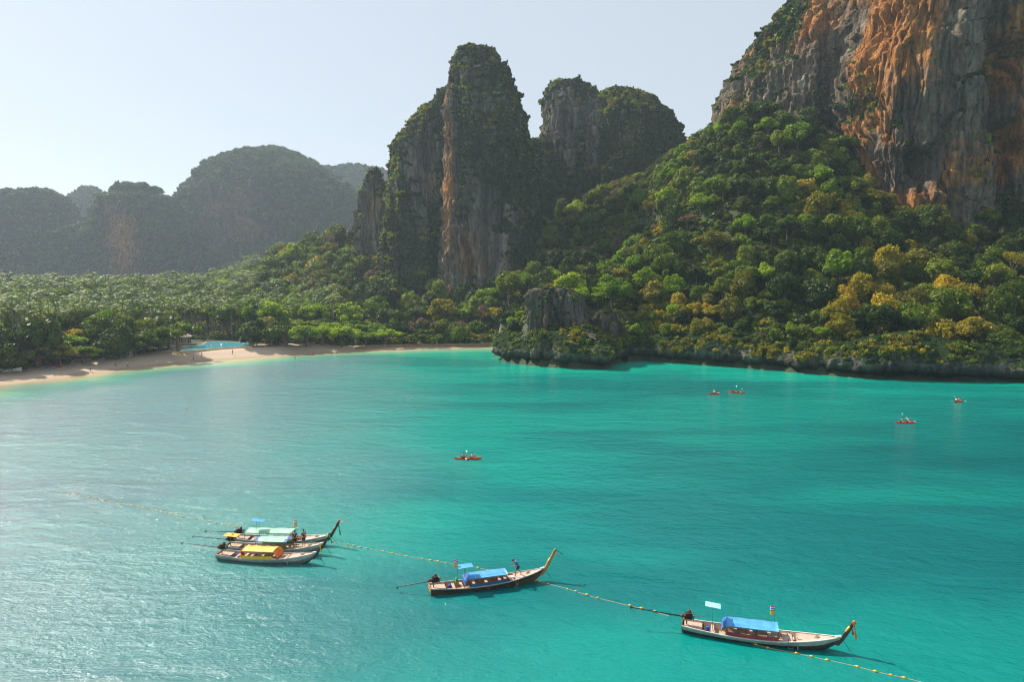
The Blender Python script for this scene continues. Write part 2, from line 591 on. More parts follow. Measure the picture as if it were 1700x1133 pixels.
# colour of the water body: sand seen through the shallows, turquoise, deeper teal
bodyc = t.ramp(t.math('DIVIDE', t.attr('depth'), 220.0), [
    (0.0, (0.50, 0.36, 0.22)), (0.015, (0.42, 0.42, 0.24)), (0.045, (0.17, 0.42, 0.27)), (0.10, (0.002, 0.35, 0.245)), (0.30, (0.001, 0.30, 0.245)), (0.62, (0.001, 0.215, 0.195)), (1.0, (0.001, 0.135, 0.138))])
pf = t.math('ADD', t.math('MULTIPLY', t.attr('patch'), 1.5), 0.5, True)
lf = t.noise(vs, 0.05, 5, 0.6, 0.4)
pf = t.math('ADD', t.math('MULTIPLY', pf, 0.6), t.math('MULTIPLY', lf, 0.4))
mul = t.ramp(pf, [(0.3, (0.6, 0.72, 0.8)), (0.46, (0.9, 0.92, 0.95)), (0.62, (1.12, 1.12, 1.07))])
col = t.mix(1.0, bodyc, mul, 'MULTIPLY')
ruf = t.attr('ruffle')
col = t.mix(t.math('MULTIPLY', ruf, 0.80), col, (0.125, 0.215, 0.25))     # pale sky reflection and glare painted into the ruffled water
fl = t.noise(t.coords((1, 1.3, 1)), 1.7, 2, 0.6)
fc = t.noise(t.coords((1, 1, 1)), 0.11, 3, 0.6)
fm = t.math('MULTIPLY', t.math('MULTIPLY', t.math('SUBTRACT', fl, 0.665), 22.0, True), t.math('MULTIPLY', t.math('SUBTRACT', fc, 0.44), 5.0, True))
col = t.mix(t.math('MULTIPLY', fm, ruf), col, (0.75, 0.78, 0.78))  # white flecks painted into the colour as sun sparkle on the ripples
t.l(col, t.b.inputs['Base Color'])
t.b.inputs['IOR'].default_value = 1.33
t.b.inputs['Roughness'].default_value = 0.13
rp = t.n('MapRange')
t.l(ruf, rp.inputs[0]); rp.inputs[3].default_value = 0.11; rp.inputs[4].default_value = 0.11
t.l(rp.outputs[0], t.b.inputs['Roughness'])
rot = t.n('Mapping'); rot.inputs['Rotation'].default_value = (0, 0, math.radians(24)); rot.inputs['Scale'].default_value = (0.85, 1.15, 1)
t.l(t.n('TexCoord').outputs['Object'], rot.inputs[0])
w1 = t.noise(rot.outputs[0], 2.6, 5, 0.62, 0.6)
w2 = t.noise(rot.outputs[0], 0.62, 4, 0.55, 0.5)
w3 = t.noise(t.coords((0.4, 1, 1)), 0.2, 3, 0.5, 0.8)
h = t.math('ADD', t.math('MULTIPLY', w1, 0.16), t.math('ADD', t.math('MULTIPLY', w2, 0.42), t.math('MULTIPLY', w3, 0.75)))
h = t.math('MULTIPLY', h, t.math('ADD', t.math('MULTIPLY', ruf, 0.8), 0.75))
t.l(t.bump(h, 1.0, 0.62), t.b.inputs['Normal'])
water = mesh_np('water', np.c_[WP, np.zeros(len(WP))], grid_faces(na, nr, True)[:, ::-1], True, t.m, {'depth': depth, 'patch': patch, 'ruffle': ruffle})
tag(water, kind='structure')
# ------------------------------------------------------------------ karst towers and hills: lofted rock with fluted, pitted faces
def karst(name, left, right, Y, half_depth, mat, n_ang=420, n_lev=240, flute=0.10, base_drop=25, power=2.6, lumps=0.0, vegbias=0.0, stains=(), seed=0.0, skew=0.0, overhang=0.0, small=1.0, vflute=0.2, dents=(), drapes=0.0, bare=(), lush=(), inset=1.2):
    L = np.array([at_depth(px, py, Y) for px, py in left])
    R = np.array([at_depth(px, py, Y) for px, py in right])
    zt = min(L[:, 2].max(), R[:, 2].max()); zb = max(min(L[:, 2].min(), R[:, 2].min()) - base_drop, -2)
    L = L[np.argsort(L[:, 2])]; R = R[np.argsort(R[:, 2])]
    tt = np.linspace(0, 1, n_lev)
    tt = 0.72 * tt + 0.28 * np.sin(tt * math.pi / 2)
    z = zb + (zt - zb) * tt
    xl = np.interp(z, L[:, 2], L[:, 0]); xr = np.interp(z, R[:, 2], R[:, 0])
    a = np.maximum((xr - xl) / 2, 0.02)
    cx = (xl + xr) / 2
    amax = a.max()
    hd = half_depth * (a / amax) ** 0.8
    th = np.linspace(0, 2 * math.pi, n_ang, endpoint=False)
    c, s = np.cos(th), np.sin(th)
    e = 2 / power
    ux = np.sign(c) * np.abs(c) ** e; uy = np.sign(s) * np.abs(s) ** e
    X = cx[:, None] + a[:, None] * ux[None]
    Yy = Y + hd[:, None] * uy[None] + skew * (X - cx[:, None])
    Z = np.repeat(z[:, None], n_ang, axis=1)
    V = np.c_[X.ravel(), Yy.ravel(), Z.ravel()]
    nrm = np.c_[np.repeat(c[None], n_lev, 0).ravel(), np.repeat(s[None], n_lev, 0).ravel(), np.zeros(len(V))]
    sc = amax
    q = V + seed * 31.7
    w = np.c_[q[:, 0], q[:, 1], q[:, 2] * vflute]
    warp = 6 * noise(q / 30.0)
    big = fbm((w + warp[:, None]) / (sc * 0.55), 3)
    ribs = fbm((w + 0.7 * warp[:, None]) / 13.0, 4, 0.55, ridged=True)
    fine = fbm(np.c_[q[:, 0], q[:, 1], q[:, 2] * 0.4] / 5.0, 5, 0.62)
    led = fbm(np.c_[q[:, 0] / 60, q[:, 1] / 60, q[:, 2] / 11.0], 3)
    fade = np.clip(np.repeat(a[:, None], n_ang, 1).ravel() / (0.35 * amax), 0.12, 1)
    d = fade * sc * flute * (1.5 * big) + fade * small * (2.6 * (ribs - 0.25) + 3.4 * fine + 2.4 * led)
    if lumps:
        d = d + lumps * fade * fbm(q / (lumps * 3.2), 3)
    sgrid = q[:, 2] / (11.0 if sc < 150 else 18.0) + 1.6 * noise(np.c_[q[:, 0] / 34, q[:, 1] / 34, q[:, 2] / 60])
    d = d + fade * small * 2.6 * (sgrid - np.floor(sgrid)) ** 1.5 * sstep(-0.15, 0.35, noise(np.c_[q[:, 0] / 17, q[:, 1] / 17, q[:, 2] / 26 + 4]))
    crack = noise((w + 0.5 * warp[:, None]) / 10.5)
    d = d - fade * small * 3.0 * np.exp(-np.abs(crack) * 16) - fade * small * 1.6 * np.exp(-np.abs(noise(w / 4.2)) * 12)
    d = d - d.mean() - inset
    if drapes:
        dr = fbm(np.c_[q[:, 0], q[:, 1], q[:, 2] * 0.33] / 20.0, 3, 0.5, True)
        d = d + fade * drapes * (dr - 0.3)
    px, py, _ = project(V)
    px = px + 9 * noise(q / 6.0); py = py + 9 * noise(q / 6.0 + 50)
    hollow = np.zeros(len(V))
    for (sx, sy, rx, ry, k) in dents:
        hollow = hollow + k * np.exp(-np.abs((px - sx) / rx) ** 3 - np.abs((py - sy) / ry) ** 3) * (nrm[:, 1] < 0)
    V2 = V + nrm * d[:, None]
    V2[:, 1] += hollow
    V2[:, 2] += fade * small * 1.5 * fine
    Fq = grid_faces(n_ang, n_lev, True)
    cap = np.array([[(n_lev - 1) * n_ang + i, (n_lev - 1) * n_ang + i + 1, (n_lev - 1) * n_ang + n_ang - 2 - i, (n_lev - 1) * n_ang + n_ang - 1 - i] for i in range(n_ang // 2 - 1)])
    N = normals_of(V2, Fq)
    veg = sstep(0.12, 0.55, N[:, 2]) + 0.5 * fbm(q / 24.0, 3) + vegbias
    st = np.zeros(len(V2))
    px, py, _ = project(V2)
    for (sx, sy, rx, ry, k) in stains:
        st = np.maximum(st, k * np.exp(-(((px - sx) / rx) ** 2 + ((py - sy) / ry) ** 2)) * (N[:, 1] < 0.35)) if k > 0 else st + k * np.exp(-(((px - sx) / rx) ** 2 + ((py - sy) / ry) ** 2))
        if k > 0:
            veg = veg - 1.6 * k * np.exp(-(((px - sx) / rx) ** 2 + ((py - sy) / ry) ** 2))
    for sgn_, lst in ((-1.3, bare), (1.3, lush)):
        for (sx, sy, rx, ry, k) in lst:
            veg = veg + sgn_ * k * np.exp(-(((px - sx) / rx) ** 2 + ((py - sy) / ry) ** 2)) * np.clip(1 + 0.9 * fbm(q / 7.0, 3), 0, 2)
    o = mesh_np(name, V2, [Fq, cap], True, mat, {'veg': veg, 'stain': st})
    tag(o, kind='structure')
    return V2, N, veg, o

KARSTS = []
def K(*a, **k):
    tree = k.pop('plants', None)
    r = karst(*a, **k)
    KARSTS.append((r[0], r[1], r[2], tree or {}))
    return r[3]

# central tower, its wing and the small pinnacle at its left
K('karst_tower', [(738, 520), (738, 300), (738, 190), (741, 150), (752, 122), (762, 95), (776, 82), (792, 79)], [(915, 520), (903, 440), (893, 330), (884, 250), (872, 205), (862, 165), (846, 128), (826, 98), (808, 84), (794, 79)],
  425, 42, ROCK, vegbias=0.78, flute=0.07, seed=1, power=3.2, stains=[(775, 420, 30, 60, 0.45), (742, 300, 9, 150, 0.9), (790, 360, 30, 50, -0.3)], bare=[(785, 400, 50, 80, 1.4), (745, 250, 12, 120, 1.1), (785, 130, 22, 50, 0.5)], plants=dict(n=6500, s=(0.7, 2.3)))
K('karst_wing', [(628, 520), (636, 430), (642, 340), (650, 290), (654, 250), (668, 222), (690, 196), (715, 172), (738, 152), (750, 148)], [(770, 520), (770, 148)],
  455, 38, ROCK, vegbias=0.78, flute=0.07, seed=2, power=2.8, stains=[(712, 300, 12, 40, 0.3)], bare=[(705, 270, 24, 60, 1.0), (682, 240, 14, 36, 0.8)], plants=dict(n=5200, s=(0.7, 2.5)))
K('karst_pinnacle', [(588, 520), (590, 400), (594, 350), (600, 315), (610, 292), (622, 282)], [(662, 520), (652, 420), (646, 340), (640, 300), (632, 286), (624, 282)],
  470, 16, ROCK, n_ang=240, n_lev=180, flute=0.1, seed=3, vegbias=0.0, stains=[(612, 380, 16, 70, 0.2)], bare=[(615, 380, 22, 80, 0.6)], plants=dict(n=700, s=(1.5, 3.5)))
# dark saddle between the towers
K('karst_saddle', [(800, 520), (820, 330), (855, 262), (874, 240), (884, 234)], [(1040, 520), (1000, 400), (950, 290), (915, 240), (896, 234)],
  500, 30, ROCK, n_ang=240, n_lev=160, vegbias=0.9, seed=4, plants=dict(n=900, s=(2, 4)))
K('karst_column', [(893, 520), (896, 260), (901, 225), (903, 185), (904, 160), (910, 146), (924, 141)], [(1010, 520), (1005, 260), (1000, 190), (990, 160), (975, 147), (950, 141), (926, 141)],
  520, 34, ROCK, n_ang=360, flute=0.12, vegbias=0.6, seed=5, power=3.0, stains=[(915, 330, 12, 50, 0.2)], bare=[(938, 200, 24, 50, 1.0), (912, 300, 14, 70, 1.0)], plants=dict(n=1900, s=(1.4, 3.8)))
K('karst_dome', [(945, 520), (950, 300), (960, 215), (975, 178), (995, 158), (1020, 150)], [(1165, 520), (1140, 300), (1132, 250), (1122, 222), (1108, 196), (1085, 172), (1055, 155), (1022, 150)],
  512, 50, ROCK, flute=0.08, lumps=7, vegbias=0.95, seed=6, stains=[(984, 215, 8, 40, 0.3)], bare=[(984, 215, 10, 50, 1.3), (1040, 230, 14, 30, 0.3)], plants=dict(n=5000, s=(0.9, 3.0)))
# the great stained wall at the right, in four buttresses
K('cliff_shoulder', [(1185, 420), (1195, 250), (1203, 200), (1208, 165), (1213, 138), (1232, 108), (1246, 75), (1262, 48), (1288, 20), (1312, -8), (1350, -60), (1420, -120)], [(1700, 420), (1700, -120)],
  375, 60, ROCK_BIG, n_ang=640, n_lev=300, inset=4.5, drapes=1.5, dents=[(1385, 120, 22, 110, 9)], lush=[(1290, 50, 60, 30, 0.8), (1260, 110, 20, 40, 0.6), (1330, 10, 50, 25, 0.7), (1390, 190, 50, 40, 0.5)], flute=0.06, vegbias=0.02, seed=7, power=2.4, skew=-0.28,
  stains=[(1352, 60, 22, 60, 0.8), (1335, 110, 16, 50, 0.6), (1280, 150, 14, 50, 0.35), (1390, 150, 22, 50, 0.7), (1370, 20, 30, 50, 0.7)], plants=dict(n=1700, s=(1.0, 3.4)))
K('cliff_buttress', [(1400, 460), (1418, 330), (1425, 250), (1410, 170), (1418, 110), (1440, 60), (1455, 0), (1470, -80), (1490, -130)], [(1585, 460), (1590, 300), (1575, 180), (1590, 60), (1580, -130)],
  318, 38, ROCK_BIG, n_ang=560, n_lev=300, drapes=1.5, dents=[(1541, 268, 22, 26, 20), (1502, 300, 12, 40, 6), (1435, 200, 14, 40, 6)], lush=[(1430, 170, 50, 40, 0.8), (1440, 130, 30, 30, 0.5)], flute=0.09, vegbias=-0.2, seed=8, power=2.5, skew=-0.30,
  stains=[(1570, 300, 30, 60, 0.7), (1560, 100, 16, 80, 0.6), (1530, 200, 14, 60, 0.5), (1462, 30, 45, 75, 1.1), (1500, 20, 40, 60, 0.7), (1450, 110, 35, 50, 0.7), (1480, 240, 14, 24, 1.8), (1455, 290, 30, 50, 1.1), (1500, 335, 45, 26, 1.8), (1520, 80, 30, 60, 0.5)], plants=dict(n=900, s=(0.8, 2.4)))
K('cliff_wall', [(1490, 470), (1500, 350), (1508, 260), (1522, 170), (1530, 90), (1525, 20), (1530, -60), (1560, -130)], [(2150, 470), (2100, 200), (2050, -130)],
  330, 58, ROCK_BIG, n_ang=760, n_lev=300, drapes=2.5, lush=[(1660, 85, 35, 22, 0.9)], dents=[(1541, 268, 22, 26, 22), (1575, 320, 12, 30, 8), (1560, 150, 12, 50, 8), (1620, 190, 40, 50, 14), (1600, 260, 20, 30, 12), (1660, 85, 40, 20, 12), (1640, 240, 20, 30, 10), (1680, 230, 16, 30, 10)], flute=0.07, vegbias=-0.22, seed=9, power=2.3, skew=-0.40,
  stains=[(1480, 240, 14, 24, 1.6), (1500, 335, 45, 24, 1.6), (1540, 200, 30, 50, 0.5), (1540, 40, 30, 60, 0.8), (1560, 320, 30, 40, 0.9), (1600, 50, 30, 50, 0.6), (1640, 310, 60, 60, 1.0), (1610, 350, 60, 30, 1.2), (1690, 160, 30, 80, 0.8), (1680, 280, 40, 70, 0.9), (1640, 130, 30, 30, 0.5)], plants=dict(n=500, s=(1.0, 3.0)))
K('cliff_outcrop', [(1640, 470), (1655, 330), (1662, 240), (1675, 120), (1690, 20), (1700, -60), (1730, -120)], [(2150, 470), (2100, -120)],
  318, 50, ROCK_BIG, n_ang=420, n_lev=260, drapes=2.5, flute=0.08, vegbias=-0.15, seed=10, power=2.5, skew=-0.25, stains=[(1690, 300, 30, 80, 0.8), (1690, 100, 20, 60, 0.4)], plants=dict(n=260, s=(1.0, 3.0)))
# far hills to the left, fading in the haze
far = dict(n_ang=360, n_lev=130, base_drop=10, small=2.4, inset=7)
K('far_hill', [(-260, 500), (-200, 400), (-120, 345), (-60, 326), (-10, 323), (30, 326), (55, 320), (70, 318)], [(150, 500), (130, 420), (118, 370), (112, 352), (104, 335), (90, 320), (72, 318)], 1080, 150, ROCK_FAR, vegbias=0.65, flute=0.05, lumps=9, seed=11, plants=dict(n=1500, s=(4, 9)), **far)
K('far_hill', [(60, 500), (95, 380), (108, 338), (118, 326), (134, 314), (148, 312)], [(250, 500), (200, 380), (182, 338), (178, 325), (166, 315), (150, 312)], 1450, 90, ROCK_FAR, vegbias=0.45, flute=0.05, lumps=9, seed=12, plants=dict(n=700, s=(4, 9)), **far)
K('far_hill', [(40, 500), (62, 440), (80, 405), (100, 385), (122, 376), (140, 374)], [(260, 500), (230, 440), (200, 400), (170, 378), (142, 374)], 1010, 60, ROCK_FAR, vegbias=0.65, flute=0.05, lumps=8, seed=13, plants=dict(n=800, s=(4, 9)), **far)
K('far_hill', [(145, 500), (158, 430), (168, 370), (178, 335), (192, 316), (208, 311)], [(345, 500), (335, 430), (322, 390), (308, 355), (290, 332), (268, 315), (246, 311), (228, 318), (212, 311)], 1060, 110, ROCK_FAR, vegbias=0.65, flute=0.07, lumps=7, seed=14, stains=[(205, 410, 26, 60, 0.9), (190, 370, 20, 30, 0.5)], bare=[(205, 410, 30, 60, 1.2), (185, 350, 16, 40, 0.7)], plants=dict(n=1300, s=(4, 9)), **far)
K('far_hill', [(300, 500), (308, 400), (312, 355), (318, 330), (335, 300), (352, 284), (372, 270), (395, 262), (425, 256), (450, 249)], [(640, 500), (625, 380), (605, 330), (580, 308), (555, 290), (530, 277), (508, 262), (485, 252), (455, 248)], 1250, 180, ROCK_FAR, vegbias=0.65, flute=0.05, lumps=12, seed=15, stains=[(400, 360, 30, 50, 0.35)], bare=[(385, 350, 40, 50, 1.0), (350, 330, 16, 40, 0.6)], plants=dict(n=3400, s=(4, 9)), **far)
K('far_hill', [(330, 500), (420, 330), (500, 285), (545, 278), (590, 276)], [(800, 500), (720, 330), (660, 290), (620, 279), (596, 276)], 1750, 150, ROCK_FAR, vegbias=0.6, flute=0.05, lumps=20, seed=16, plants=dict(n=1200, s=(5, 11)), **far)
K('far_hill', [(170, 500), (255, 340), (275, 334), (290, 329)], [(330, 500), (310, 360), (302, 340), (294, 329)], 1500, 70, ROCK_FAR, vegbias=0.65, flute=0.05, lumps=9, seed=17, plants=dict(n=500, s=(5, 9)), **far)

# rocky stack at the tip of the headland
K('shore_stack', [(846, 640), (868, 560), (876, 520), (872, 495), (880, 482), (905, 474)], [(1000, 640), (990, 560), (984, 520), (972, 495), (945, 478), (915, 474)], 240, 12, ROCK_SHORE, n_ang=260, n_lev=130, flute=0.16, vegbias=-0.45, seed=18, base_drop=6, small=0.8, plants=dict(n=60, s=(0.8, 1.9)))
K('shore_stack', [(915, 640), (920, 590), (926, 565), (934, 548), (950, 538)], [(1006, 640), (1002, 590), (996, 560), (980, 544), (955, 538)], 229, 7, ROCK_SHORE, n_ang=220, n_lev=110, flute=0.16, vegbias=-0.4, seed=19, base_drop=6, small=0.6, plants=dict(n=70, s=(0.7, 1.6)))
K('shore_stack', [(975, 640), (982, 545), (990, 520), (1005, 508)], [(1045, 640), (1040, 560), (1030, 520), (1008, 508)], 241, 7, ROCK_SHORE, n_ang=200, n_lev=100, flute=0.12, vegbias=-0.25, seed=20, base_drop=6, small=0.6, plants=dict(n=40, s=(0.7, 1.4)))
K('shore_stack', [(842, 640), (848, 585), (862, 565), (880, 556)], [(935, 640), (930, 590), (915, 565), (884, 556)], 234, 6, ROCK_SHORE, n_ang=200, n_lev=100, flute=0.12, vegbias=0.1, seed=21, base_drop=6, small=0.6, plants=dict(n=160, s=(0.8, 1.8)))
# undercut rock along the waterline
line = resample(np.array(head_w), 0.55)
tang = np.gradient(line, axis=0)
tang /= np.linalg.norm(tang, axis=1)[:, None]
for _ in range(12):
    tang[1:-1] = (tang[:-2] + tang[1:-1] + tang[2:]) / 3
    tang /= np.linalg.norm(tang, axis=1)[:, None]
outn = np.c_[tang[:, 1], -tang[:, 0]]
nl = 40
tt = np.linspace(0, 1, nl)
zz = -0.8 + 11.5 * tt
off = np.interp(tt, [0, 0.05, 0.14, 0.26, 0.42, 0.62, 0.8, 1.0], [-2.2, -2.6, -1.8, 0.4, 0.9, -0.4, -3.5, -9.0])
B = line[None] + outn[None] * off[:, None, None]
VV = np.concatenate([B, np.broadcast_to(zz[:, None, None], (nl, len(line), 1))], axis=2).reshape(-1, 3)
dn = 3.4 * fbm(np.c_[VV[:, :2], VV[:, 2] * 0.35] / 9.0, 4, 0.6, True) + 1.2 * fbm(VV / 2.4, 4, 0.6)
on3 = np.broadcast_to(np.c_[outn, np.zeros(len(outn))][None], (nl, len(line), 3)).reshape(-1, 3)
fadez = np.clip((VV[:, 2] + 0.5) / 2.5, 0.25, 1)
hs = 1 + 0.35 * noise(np.c_[VV[:, :2] / 25, np.zeros(len(VV))])
VV = VV + on3 * (dn * fadez)[:, None]
VV[:, 2] = np.where(VV[:, 2] > 0, VV[:, 2] * hs, VV[:, 2])
Fq = grid_faces(len(line), nl)
N = normals_of(VV, Fq)
N *= np.sign((N * on3).sum(1).mean())
veg = sstep(0.0, 0.7, N[:, 2]) * 0.8 + 0.5 * fbm(VV / 8.0, 3) + sstep(4, 9, VV[:, 2]) * 0.5 - sstep(3.0, 1.0, VV[:, 2])
o = mesh_np('rocky_shore', VV, Fq, True, ROCK_SHORE, {'veg': veg, 'stain': np.zeros(len(VV))})
tag(o, kind='structure')
KARSTS.append((VV[VV[:, 2] > 3.5], N[VV[:, 2] > 3.5], veg[VV[:, 2] > 3.5], dict(n=1500, s=(0.7, 1.8), shore=1)))
HAZE = 0.00013
# ------------------------------------------------------------------ foliage prototypes
def cards(centers, normals, size, r, droop=0.0, jitter=0.8):
    """small folded leaf sprays, one quad each, facing roughly along the normals"""
    n = len(centers)
    N = normals + jitter * r.normal(size=(n, 3))
    N /= np.linalg.norm(N, axis=1)[:, None]
    A_ = np.cross(N, r.normal(size=(n, 3)))
    A_ /= np.linalg.norm(A_, axis=1)[:, None]
    B_ = np.cross(N, A_)
    s = (size * r.uniform(0.6, 1.3, n))[:, None]
    e = r.uniform(0.5, 0.9, n)[:, None]
    c = centers
    V = np.stack([c - A_ * s, c - B_ * s * e + N * s * 0.15, c + A_ * s, c + B_ * s * e - N * s * 0.15], axis=1).reshape(-1, 3)
    Q = np.arange(4 * n).reshape(n, 4)
    return V, Q

def lobes_mesh(name, lobes, n_cards, size, mat, seed, core=0.80, up=0.25, jitter=0.75):
    r = np.random.default_rng(seed)
    Vs, Qs, k = [], [], 0
    area = np.array([(l[3] * l[4]) for l in lobes])
    cnt = (n_cards * area / area.sum()).astype(int) + 1
    for (x, y, z, rx, rz), m in zip(lobes, cnt):
        d = r.normal(size=(m, 3))
        d[:, 2] = d[:, 2] + up
        d /= np.linalg.norm(d, axis=1)[:, None]
        rad = r.uniform(0.84, 1.10, m)[:, None] * (1 + 0.16 * noise(d * 2.3 + seed + x))[:, None]
        c = np.array([x, y, z]) + d * np.array([rx, rx, rz]) * rad
        V, Q = cards(c, d, np.full(m, size), r, jitter=jitter)
        Vs.append(V); Qs.append(Q + k); k += len(V)
        if core:                                            # the dense twig mass inside
            nth, nph = 9, 6
            th = np.linspace(0, 2 * math.pi, nth, endpoint=False)
            ph = np.linspace(0.15, math.pi - 0.15, nph)
            P, T = np.meshgrid(ph, th, indexing='ij')
            D = np.stack([np.sin(P) * np.cos(T), np.sin(P) * np.sin(T), np.cos(P)], axis=-1).reshape(-1, 3)
            D = D * (core + 0.12 * noise(D * 2.1 + x + seed))[:, None]
            V = np.array([x, y, z]) + D * np.array([rx, rx, rz])
            Q = grid_faces(nth, nph, True)
            Vs.append(V); Qs.append(Q + k); k += len(V)
    return mesh_np(name, np.concatenate(Vs), np.concatenate(Qs), False, mat, link=False)

def crown_lobes(kind, r):
    L = []
    if kind == 'round':                                    # unit size: crown about 1 wide radius 1
        L.append((0, 0, 0.25, 0.62, 0.50))
        n = r.integers(13, 18)
        for i in range(n):
            a = r.uniform(0, 6.283); q = r.uniform(0.25, 0.85); rad = r.uniform(0.17, 0.36)
            L.append((q * math.cos(a), q * math.sin(a), 0.55 - 0.75 * q * q + r.uniform(-0.12, 0.22), rad, rad * r.uniform(0.7, 0.95)))
    elif kind == 'mound':                                  # vine-draped mound reaching low
        L.append((0, 0, 0.0, 0.70, 0.85))
        for i in range(18):
            a = r.uniform(0, 6.283); q = r.uniform(0.25, 0.85); rad = r.uniform(0.16, 0.36)
            L.append((q * math.cos(a), q * math.sin(a), 0.65 - 1.3 * q * q + r.uniform(-0.2, 0.15), rad, rad * r.uniform(0.8, 1.2)))
    elif kind == 'flat':                                   # spreading layered beach tree
        for i in range(15):
            a = r.uniform(0, 6.283); q = math.sqrt(r.uniform(0, 0.9)); rad = r.uniform(0.24, 0.40)
            L.append((q * math.cos(a), q * math.sin(a), 0.28 - 0.30 * q * q + r.uniform(-0.22, 0.12), rad, rad * 0.42))
    elif kind == 'tall':
        for i in range(12):
            h = r.uniform(-0.7, 0.9); q = r.uniform(0.1, 0.55) * (1 - 0.4 * abs(h)); a = r.uniform(0, 6.283); rad = r.uniform(0.25, 0.42)
            L.append((q * math.cos(a), q * math.sin(a), h, rad, rad * 0.85))
    elif kind == 'open':
        for i in range(9):
            a = r.uniform(0, 6.283); q = r.uniform(0.2, 0.85); rad = r.uniform(0.16, 0.30)
            L.append((q * math.cos(a), q * math.sin(a), 0.4 - 0.3 * q + r.uniform(-0.3, 0.25), rad, rad * 0.6))
    return L

def limb_mesh(kind, r, lobes, base):
    m = MB()
    top = 0.15
    lean = (r.uniform(-0.1, 0.1), r.uniform(-0.1, 0.1))
    tr = 0.055 if kind != 'flat' else 0.06
    m.tube([(0, 0, base - 0.25), (lean[0] * 0.4, lean[1] * 0.4, base * 0.5), (lean[0], lean[1], top - 0.15)], [tr * 1.4, tr, tr * 0.6], 7)
    for l in lobes[1:7]:
        m.tube([(lean[0] * 0.5, lean[1] * 0.5, base * 0.45), (l[0] * 0.5, l[1] * 0.5, (l[2] + base * 0.3) * 0.5), (l[0] * 0.9, l[1] * 0.9, l[2])], [tr * 0.6, tr * 0.42, tr * 0.15], 5)
    return m

TREES = {}           # (shape, tint) -> list of (crown mesh, trunk mesh)
def tree_protos(shape, tint, n, n_cards, size, base):
    out = []
    for i in range(n):
        sd_ = 100 + 13 * len(TREES) + i
        r = np.random.default_rng(sd_)
        L = crown_lobes(shape, r)
        c = lobes_mesh('crown', L, n_cards, size, LEAF[tint], sd_, core=0.0 if shape == 'open' else 0.78)
        tr = limb_mesh(shape, r, L, base).build('trunk', BARK, link=False)
        out.append((c, tr))
    TREES[(shape, tint)] = out
for tint in ('dark', 'mid', 'bright', 'olive', 'yellow'):
    tree_protos('round', tint, 3, 1500, 0.078, -1.1)
for tint in ('dark', 'mid', 'olive', 'yellow'):
    tree_protos('mound', tint, 3, 1800, 0.078, -1.1)
for tint in ('dark', 'bright', 'olive', 'mid'):
    tree_protos('flat', tint, 3, 1700, 0.065, -0.9)
tree_protos('tall', 'mid', 2, 1300, 0.075, -1.3)
tree_protos('tall', 'dark', 2, 1300, 0.075, -1.3)
tree_protos('open', 'pink', 3, 900, 0.05, -1.0)
tree_protos('open', 'olive', 2, 800, 0.05, -1.0)

def palm_mesh(seed, height):
    r = np.random.default_rng(seed)
    V, Fs = [], []
    lean = r.uniform(-0.12, 0.12, 2) * height
    nfr = 17
    for k in range(nfr):
        az = k * 2.399 + r.uniform(-0.2, 0.2)
        el = r.uniform(-0.25, 1.3)
        Lf = r.uniform(3.0, 4.3)
        pts = []
        n = 9
        p = np.array([0.0, 0.0]); e = el
        for i in range(n + 1):
            pts.append(p.copy())
            p = p + Lf / n * np.array([math.cos(e), math.sin(e)])
            e -= (1.15 + 0.4 * max(0, el)) / n
        ca, sa = math.cos(az), math.sin(az)
        for i in range(n):
            p0, p1 = pts[i], pts[i + 1]
            w = 0.62 * math.sin(math.pi * (0.10 + 0.86 * (i + 0.5) / n)) + 0.06
            dirv = (p1 - p0) / np.linalg.norm(p1 - p0)
            for sgn in (-1, 1):
                for h in (0.0, 0.5):
                    q0 = p0 + (p1 - p0) * h; q1 = p0 + (p1 - p0) * (h + 0.36)
                    tip = (q0 + q1) / 2 + dirv * 0.22
                    dz = -w * r.uniform(0.35, 0.75)
                    ww = w * r.uniform(0.85, 1.15)
                    b = len(V)
                    V += [(q0[0] * ca, q0[0] * sa, q0[1]), (q1[0] * ca, q1[0] * sa, q1[1]),
                          (tip[0] * ca - sgn * ww * sa, tip[0] * sa + sgn * ww * ca, tip[1] + dz)]
                    Fs.append((b, b + 1, b + 2))
    V = np.array(V) + np.array([lean[0], lean[1], height])
    crown = mesh_np('crown', V, np.array(Fs), False, LEAF['palm'], link=False)
    m = MB()
    m.tube([(0, 0, -1.0), (lean[0] * 0.15, lean[1] * 0.15, height * 0.3), (lean[0] * 0.5, lean[1] * 0.5, height * 0.65), (lean[0], lean[1], height)], [0.26, 0.19, 0.16, 0.13], 7)
    return crown, m.build('trunk', PALMBARK, link=False)
PALMS = [palm_mesh(500 + i, h) for i, h in enumerate((11, 12.5, 14, 15.5, 13))]

# low shrubs for stuff
def shrub_proto(name, tint, seed, n=110):
    r = np.random.default_rng(seed)
    L = [(0, 0, 0.1, 0.6, 0.5)] + [(r.uniform(-.55, .55), r.uniform(-.55, .55), r.uniform(0.0, 0.45), r.uniform(.25, .42), r.uniform(.22, .4)) for _ in range(4)]
    me = lobes_mesh(name, L, n, 0.17, LEAF[tint], seed, core=0.72)
    return me

